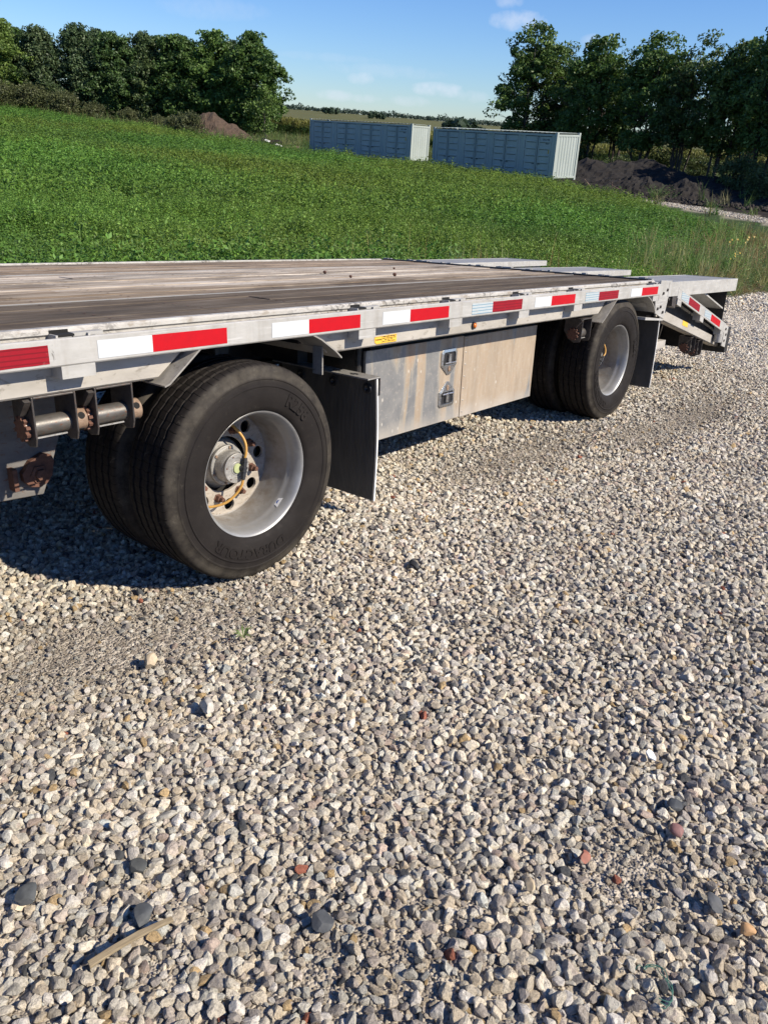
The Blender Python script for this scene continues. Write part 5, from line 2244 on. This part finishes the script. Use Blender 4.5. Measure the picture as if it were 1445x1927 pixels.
def latch(cx, zc, flip):
    s = -1 if flip else 1
    w, h = .067, .062
    out = [(-w + .012, h), (w - .012, h), (w, h - .014), (w, -.018), (.010, -.068), (-.010, -.068), (-w, -.018), (-w, h - .014)]
    inn = [(-w + .024, h - .014), (w - .024, h - .014), (w - .015, h - .024), (w - .015, -.010), (w - .02, -.016), (-w + .02, -.016), (-w + .015, -.010), (-w + .015, h - .024)]
    mb = MB()
    y0, y1 = .2105, .2187
    n = 8
    O = [(cx + a, zc + s * b) for a, b in out]
    I = [(cx + a, zc + s * b) for a, b in inn]
    for (pl, y) in ((O, y1), (O, y0 + .003), (I, y0), (I, y1 - .0008)):
        mb.v += [(a, y, b) for a, b in pl]
    for q in range(3):
        for i in range(n):
            mb.f.append((q * n + i, q * n + (i + 1) % n, (q + 1) * n + (i + 1) % n, (q + 1) * n + i))
    pl = mb.build('latch_plate', M['latch'], tb, bevel=.001)
    MB().add([(a, .2181, b) for a, b in I], [tuple(range(n))]).build('latch_recess', M['black_plastic'], tb, fix=False)
    hb = MB()
    zz = zc - s * .006
    hb.tube([(cx - .046, .205, zz), (cx + .046, .205, zz)], .0048, 8)
    hb.box(cx - .011, cx + .011, .2075, .2165, min(zz, zz + s * .044), max(zz, zz + s * .044))
    hb.tube([(cx, .205, zz), (cx, .216, zz)], .007, 8)
    hb.build('latch_handle', M['latch'], tb, smooth=40)
    lk = MB().lathe([(.2125, .0145), (.2085, .014), (.2075, .010), (.2085, .0098), (.2085, .0001)], 16, (0, 0, 0))
    lk.xform(lambda p: (cx + p[0] * .75, p[1], zc - s * .036 + p[2]))
    lk.build('latch_lock', M['rust_tan'], tb, smooth=40)


latch(1.477, .600, False)
latch(1.474, .430, True)

# --- yellow warning sticker and amber marker lamp on the beam
mb = MB().prism([(.702, .8085), (.846, .8105), (.846, .7795), (.718, .7775), (.704, .786)], 1, .0585, .0602)
yb_ = mb.build('warning_sticker', M['yellow'], TR)
ink = MB()
v, f = text_mesh('WARNING', .0085, .0001, .0003)
ink.add([(.7275 + p[0], .0583, .7955 + p[1]) for p in v], f)
for z, parts in ((.8035, ((.755, .775), (.779, .80), (.803, .817), (.820, .836))), (.797, ((.753, .770), (.774, .797), (.80, .82), (.824, .838))),
                 (.791, ((.765, .780), (.785, .80), (.804, .818))), (.7845, ((.753, .766), (.77, .778), (.784, .806), (.81, .835)))):
    for a, b in parts:
        ink.box(a, b, .05825, .0586, z, z + .003)
ink.box(.7485, .7495, .05825, .0586, .780, .808)
for (a, b, c, d) in ((.7035, .845, .8065, .8075), (.7185, .845, .7785, .7795)):
    ink.box(a, b, .0582, .0586, c, d)
ink.build('sticker_print', M['ink'], yb_)
lm = MB().lathe([(.0602, .0175), (.052, .0165), (.0515, .0125)], 20, (1.437, 0, .799)).build('lamp_bezel', M['black_plastic'], TR, smooth=40)
MB().lathe([(.053, .0125), (.047, .010), (.0445, .005), (.044, .0001)], 16, (1.437, 0, .799)).build('lamp_lens', M['amber'], lm, smooth=180)

# --- tail: end plates, sloping beavertail, flip-over ramps
RMPZ = -.022
MB().box(3.662, 3.70, .062, YF - .062, .80, .925).build('deck_end_beam', M['rail'], TR, bevel=.002)
mbb = MB()
mbb.box(3.662, 3.72, .10, YF - .10, .9255, .934)
mbb.build('hinge_bar', M['chassis'], TR)
gp = MB().prism([(3.6615, .9335), (3.875, .925), (3.815, .665), (3.64, .715), (3.6105, .80), (3.6615, .80)], 1, .004, .014)
gus = gp.build('gusset_plate', M['rail'], TR, bevel=.002)
lw = MB().prism([(3.47, .700), (3.80, .668), (3.80, .655), (3.47, .682)], 1, .002, .20).build('gusset_foot', M['rail'], TR)
for x, z in ((3.73, .845), (3.80, .865), (3.665, .745), (3.715, .755), (3.77, .715), (3.85, .80)):
    MB().lathe([(.004, .011), (-.004, .0105), (-.005, .0001)], 6, (x, 0, z)).build('bolt', M['steel_dark'], gus)


def slope_top(x):
    return .868 - .272 * (x - 4.05)


def slope_bot(x):
    return .700 - .229 * (x - 3.71)


XB0, XB1 = 3.84, 5.42
# side beam of the beavertail
MB().prism([(XB0, slope_bot(XB0) + .066), (XB1, slope_bot(XB1) + .066), (XB1, slope_bot(XB1)), (3.79, slope_bot(3.79))], 1, .060, .072).build('tail_beam', M['beam'], TR, bevel=.002)
MB().prism([(XB0, slope_bot(XB0) + .006), (XB1, slope_bot(XB1) + .006), (XB1, slope_bot(XB1) - .004), (XB0, slope_bot(XB0) - .004)], 1, .0725, .14).build('tail_flange', M['beam'], TR)
MB().prism([(XB0, slope_top(XB0) - .02), (XB1, slope_top(XB1) - .02), (XB1, slope_bot(XB1) + .06), (XB0, slope_bot(XB0) + .06)], 1, .10, .11).build('tail_shade_web', M['chassis'], TR)  # web coloured black to paint the shadow band below the rub rail
MB().prism([(XB0, slope_top(XB0) - .010), (XB1, slope_top(XB1) - .010), (XB1, slope_top(XB1) - .0195), (XB0, slope_top(XB0) - .0195)], 1, .0605, YF - .06).build('tail_deck', M['rail'], TR)
for y in (.6, 1.3, 2.0):
    MB().prism([(XB0, slope_top(XB0) - .021), (XB1, slope_top(XB1) - .021), (XB1, slope_bot(XB1) + .01), (XB0, slope_bot(XB0) + .01)], 1, y - .03, y + .03).build('tail_joist', M['chassis'], TR)
MB().prism([(XB0, slope_top(XB0) - .021), (XB1, slope_top(XB1) - .021), (XB1, slope_bot(XB1)), (XB0, slope_bot(XB0))], 1, YF - .10, YF - .06).build('tail_beam', M['beam'], TR)
# its rub rail with two tape pairs
RX0, RX1 = 4.02, 5.33
tr_ = MB().prism([(RX0, slope_top(RX0)), (RX1, slope_top(RX1)), (RX1, slope_top(RX1) - .078), (RX0, slope_top(RX0) - .078)], 1, 0.0, .012)
trr = tr_.build('tail_rub_rail', M['rail'], TR, bevel=.002)
MB().prism([(3.925, slope_top(3.99) - .012), (4.015, slope_top(4.02) + .002), (4.015, slope_top(4.02) - .15), (3.94, slope_top(4.02) - .13)], 1, .004, .06).build('tail_pocket_shaded_end', M['steel_dark'], TR, bevel=.002)  # dark colour paints the shaded end face of the rail pocket
for xa, xb, old_w, old_r in ((4.10, 4.56, 1, 1), (4.705, 5.165, 1, 0)):
    for a, b, nm, old in ((0, .178, 'white', old_w), (.178, .457, 'red', old_r)):
        u, v_ = xa + a, xa + b
        o = MB().prism([(u, slope_top(u) - .012), (v_, slope_top(v_) - .012), (v_, slope_top(v_) - .065), (u, slope_top(u) - .065)], 1, -.0012, -.0002).build(nm + '_tape', M['tape_%s%s' % (nm, '_old' if old else '')], trr)
for cx in (4.08, 4.66, 5.27):
    mb = MB()
    za = slope_top(cx) - .0785
    mb.prism([(cx - .045, za + .012), (cx + .045, za - .012), (cx + .045, za - .052), (cx - .045, za - .028)], 1, .001, .0125)
    mb.prism([(cx - .045, za + .06), (cx - .035, za + .06), (cx - .035, za - .03), (cx - .045, za - .028)], 1, .0128, .0595)
    mb.prism([(cx + .035, za + .06), (cx + .045, za + .06), (cx + .045, za - .052), (cx + .035, za - .05)], 1, .0128, .0595)
    mb.build('tail_stake_pocket', M['rail'], TR)
MB().prism([(4.40, slope_bot(4.40) + .065), (4.53, slope_bot(4.53) + .065), (4.53, slope_bot(4.53) + .03), (4.40, slope_bot(4.40) + .03)], 1, .0585, .0597).build('warning_sticker', M['yellow'], TR)
MB().prism([(5.33, slope_top(5.33) - .002), (5.44, slope_top(5.44) - .01), (5.44, slope_bot(5.44)), (5.33, slope_bot(5.33))], 1, .002, .012).build('tail_end_plate', M['rail'], TR, bevel=.002)
for x, z in ((5.36, .47), (5.39, .42), (5.37, .37)):
    MB().lathe([(.002, .011), (-.005, .0105), (-.006, .0001)], 6, (x, 0, z)).build('bolt', M['steel_dark'], TR)
MB().tube([(5.25, .02, slope_bot(5.25) + .02), (5.25, .02, slope_bot(5.25) + .09)], .035, 14).build('rope_spool', M['rail'], TR, smooth=40)
MB().box(5.445, 5.525, .002, YF - .002, .255, .475).build('rear_bumper', M['chassis'], TR, bevel=.004)
MB().box(3.90, 4.21, .10, .155, .415, .470).build('step_bar', M['beam'], TR)
MB().box(4.02, 4.05, .11, .145, .4705, .62).build('step_hanger', M['rail'], TR)
MB().box(3.95, 4.25, .5, YF - .5, .43, .50).build('cross_tube', M['chassis'], TR)
for yy in (.8, 1.75):
    MB().box(4.05, 4.15, yy - .03, yy + .03, .501, .64).build('cross_tube_hanger', M['chassis'], TR)
winch(4.74, 4.85, slope_bot(4.78) - .008, slope_bot(4.78) - .15, .075, .18)
winch(4.93, 5.04, slope_bot(4.97) - .008, slope_bot(4.97) - .15, .075, .18)

# the three flip-over ramp panels bridging level over the beavertail
for y0, y1, za, zb in ((.002, .45, .915, .886), (.955, 1.41, .918, .893), (1.835, 2.29, .930, .924)):
    xa, xb = 3.735, 5.43
    mb = MB()
    mb.prism([(xa, za), (xb, zb), (xb, zb - .006), (xa, za - .006)], 1, y0 + .0085, y1 - .0085)
    r_o = mb.build('ramp_panel', M['ramp'], TR)
    hh = .098 if y0 < .1 else .045
    for ya, yb2 in ((y0, y0 + .008), (y1 - .008, y1)):
        MB().prism([(xa + (.09 if y0 < .1 else 0), za + .002), (xb, zb + .002), (xb, zb - hh), (xa + (.09 if y0 < .1 else 0), za - hh)], 1, ya, yb2).build('ramp_side', M['rail'], r_o, bevel=.0015)
    MB().box(xb + .0005, xb + .008, y0, y1, zb - hh, zb + .002).build('ramp_end', M['rail'], r_o)
    for q in range(4):
        yy = y0 + .06 + q * .105
        MB().box(xb - .16, xb - .012, yy, yy + .008, zb - .36 if y0 < .1 else zb - .1, zb - .0075).build('ramp_rib', M['ramp'], r_o)
    for q in range(9):
        x = xa + .12 + q * .19
        t = (x - xa) / (xb - xa)
        MB().box(x, x + .012, y0 + .0085, y1 - .0085, za + (zb - za) * t - .04, za + (zb - za) * t - .0075).build('ramp_stiffener', M['ramp'], r_o)
    if y0 < .1:
        MB().prism([(4.60, .835), (5.36, .628), (5.36, .616), (4.60, .823)], 1, .03, .20).build('ramp_brace', M['rail'], r_o)
        MB().prism([(4.60, .822), (5.36, .615), (5.36, .575), (4.60, .79)], 1, .18, .19).build('ramp_brace', M['ramp'], r_o)
        MB().box(xb - .08, xb - .01, .02, .44, zb - .375, zb - .361).build('ramp_foot', M['chassis'], r_o)
        MB().box(xb - .166, xb - .1605, .02, .44, zb - .36, zb - .0075).build('ramp_shade_plate', M['chassis'], r_o)  # added dark plate, paints the shade in the slots between the ribs
        for zz in (.80, .70, .62):
            MB().tube([(xb - .078, .03, zz), (xb - .083, .03, zz)], .012, 8).build('bolt', M['hub'], r_o)
# small burrs on the panel edges next to the deck
br = MB()
for i in range(40):
    y = random.uniform(.05, 2.5)
    w = random.uniform(.01, .05)
    br.box(3.70 + random.uniform(0, .02), 3.735 + random.uniform(0, .02), y, y + w, .930, .937 + random.uniform(0, .006))
br.build('hinge_knuckle', M['hub'], TR)
# pebbles left lying on the planks
V, F = stone_mesh(77, 2, .7, 7)
for i, (x, y, s) in enumerate(((1.75, 1.35, .012), (2.05, 1.05, .013), (1.65, 1.05, .010), (2.6, 1.5, .009))):
    mb = MB()
    mb.add(V * s, F)
    o = mb.build('pebble', M['rust'], fix=False)
    p = T3 @ np.array([x, y, .953 + dz(x) + s * .55])
    o.location = p
    tag(o, 'small dark pebble lying on the pale middle planks of the trailer deck', 'pebble', 'pebbles on the deck')


# ================================================================== single things on the gravel
def on_yard(x, y, up=0.0):
    w = T3 @ np.array([x, y, .014 * x])
    z = float(ground_z(w[0], w[1]))
    return np.array([w[0], w[1], z + up])


def one_stone(nm, x, y, r, seed, col, label, flat=.6, rot=0, smooth=True, cuts=7, group=None, cat='stone', up=None):
    k = Mat(nm + '_colour', col, .7)
    k.set('Base Color', k.mix(1, col, k.ramp(k.noise(40, 5, .7), [(.3, (.7, .7, .7)), (.7, (1.25, 1.25, 1.25))]), 'MULTIPLY'))
    k.bump(k.noise(60, 5, .7), .35, .003)
    V, F = stone_mesh(seed, 3, flat, cuts + 5, .06)
    mb = MB()
    mb.add(V * r, F)
    o = mb.build(nm, k.m, smooth=22, fix=False)
    o.location = on_yard(x, y, r * .55 if up is None else up)
    o.rotation_euler = (.12, -.1, rot)
    tag(o, label, cat, group)
    return o


G = 'odd coloured stones in the gravel'
one_stone('slate_stone', -1.27, -.760, .026, 501, (.07, .075, .075), 'smooth dark slate stone near the left edge of the gravel', .45, .3, group=G, up=.026)
one_stone('slate_stone', -1.150, -.965, .026, 502, (.06, .066, .07), 'round dark slate stone lying just above the flat wooden stick', .4, 1.0, group=G, up=.026)
one_stone('slate_stone', -.932, -1.232, .024, 503, (.06, .065, .07), 'angular black stone low in the middle foreground', .5, 2.0, group=G, up=.024)
one_stone('slate_stone', -1.088, -.855, .019, 504, (.06, .063, .06), 'square dark green-grey stone above the wooden stick', .5, .5, group=G, up=.02)
one_stone('slate_stone', -.391, -1.791, .022, 505, (.075, .08, .086), 'blue-grey slate stone low at the right of the foreground', .4, .9, group=G, up=.022)
one_stone('slate_stone', -.176, -1.632, .022, 506, (.05, .055, .06), 'pointed black stone right of the white chip', .5, 2.4, group=G, up=.022)
one_stone('slate_stone', .439, -.399, .028, 507, (.04, .042, .045), 'black clod right of the front wheel', .5, 1.4, group=G, up=.022)
one_stone('red_stone', -.458, -1.543, .017, 511, (.27, .10, .065), 'brick red angular stone in the right foreground', .55, .6, False, 6, G, up=.024)
one_stone('red_stone', -.250, -1.665, .018, 512, (.22, .11, .10), 'dull maroon square stone below the white chip', .5, 1.6, False, 6, G, up=.022)
one_stone('tan_stone', -.598, -1.492, .017, 513, (.46, .37, .24), 'smooth yellowish stone in the right foreground', .8, .6, group=G, up=.024)
one_stone('tan_stone', -.665, -.543, .030, 514, (.46, .43, .38), 'large rounded pale stone standing up in the middle foreground', .9, 1.2, group=G, up=.03)
one_stone('tan_stone', -.636, -.238, .026, 515, (.44, .36, .25), 'pale orange stone below the shadow of the front wheel', .7, .3, group=G, up=.024)
one_stone('orange_stone', -.411, -1.858, .016, 516, (.44, .26, .12), 'rust orange stone near the right edge of the foreground', .6, .4, group=G, up=.022)
k = Mat('white_chip', (.86, .86, .85), .35)
mb = MB()
mb.prism([(-.017, -.004), (-.010, -.010), (.008, -.011), (.017, -.003), (.010, .009), (-.006, .010)], 2, -.0025, .0025)
o = mb.build('white_chip', k.m, bevel=.001)
o.location = on_yard(-.046, -1.524, .026)
o.rotation_euler = (.15, -.25, 1.0)
tag(o, 'flat glossy white chip lying on the gravel at the right', 'chip')
# flat weathered stick
k = Mat('weathered_stick', (.38, .31, .20), .8)
k.set('Base Color', k.ramp(k.noise(30, 5, .6, (1, 14, 14)), [(.3, (.17, .13, .075)), (.7, (.33, .265, .165))]))
L = .155
mb = MB()
outl = []
n = 10
vs = []
for i in range(n + 1):
    t = i / n
    x = (t - .5) * L
    w = .0068 * (1 - .25 * t) * (1.15 if i in (6,) else 1)
    b = .006 * math.sin(t * 3.0) - .003 * t
    vs += [(x, -w + b, .003), (x, w + b, .0035), (x, w + b, -.003), (x, -w + b, -.003)]
mb.v = vs
for i in range(n):
    q = i * 4
    for j in range(4):
        mb.f.append((q + j, q + (j + 1) % 4, q + 4 + (j + 1) % 4, q + 4 + j))
mb.f += [(0, 1, 2, 3), (n * 4, n * 4 + 3, n * 4 + 2, n * 4 + 1)]
o = mb.build('wooden_stick', k.m, bevel=.001)
pa, pb = on_yard(-1.251, -.994, .036), on_yard(-1.144, -1.017, .038)
o.location = (pa + pb) / 2
dv = pb - pa
o.rotation_euler = (0, -math.asin(dv[2] / np.linalg.norm(dv)), math.atan2(dv[1], dv[0]))
tag(o, 'flat weathered wooden stick lying on the gravel at the lower left', 'stick')
# loop of green twine
k = Mat('green_twine', (.03, .12, .09), .6)
mb = MB()
for j in range(3):
    pts = []
    for i in range(15):
        t = i / 14
        a = 2.2 - t * 3.9
        rr = .030 + .004 * math.sin(9 * t + j)
        pts.append((rr * math.cos(a) * .8 + .002 * math.sin(20 * t + 2 * j), rr * math.sin(a) + .002 * math.cos(17 * t + j), .006 * math.sin(5 * t + j) + .001 * j))
    mb.tube(smooth_path(pts, 3), .0009, 5)
mb.tube(smooth_path([(-.014, .024, .002), (-.024, .030, .008), (-.032, .025, .004)], 4), .0008, 5)
o = mb.build('green_twine', k.m, fix=False)
o.location = on_yard(-.646, -1.770, .032)
o.rotation_euler = (.1, -.1, -.9)
tag(o, 'frayed loop of green twine lying on the gravel in the lower right corner', 'twine')
# tiny weed sprout
mb = MB()
for i in range(9):
    a = i * 2.4
    c, s = math.cos(a), math.sin(a)
    l = random.uniform(.02, .045)
    mb.add([(0, 0, 0), (c * l * .5 - s * .004, s * l * .5 + c * .004, l * .5), (c * l, s * l, l * .55), (c * l * .5 + s * .004, s * l * .5 - c * .004, l * .5)], [(0, 1, 2, 3)])
o = mb.build('weed_sprout', M['stem'], fix=False)
o.location = on_yard(-.36, -.33, .02)
tag(o, 'tiny green weed sprouting from the gravel below the front wheel', 'plant')
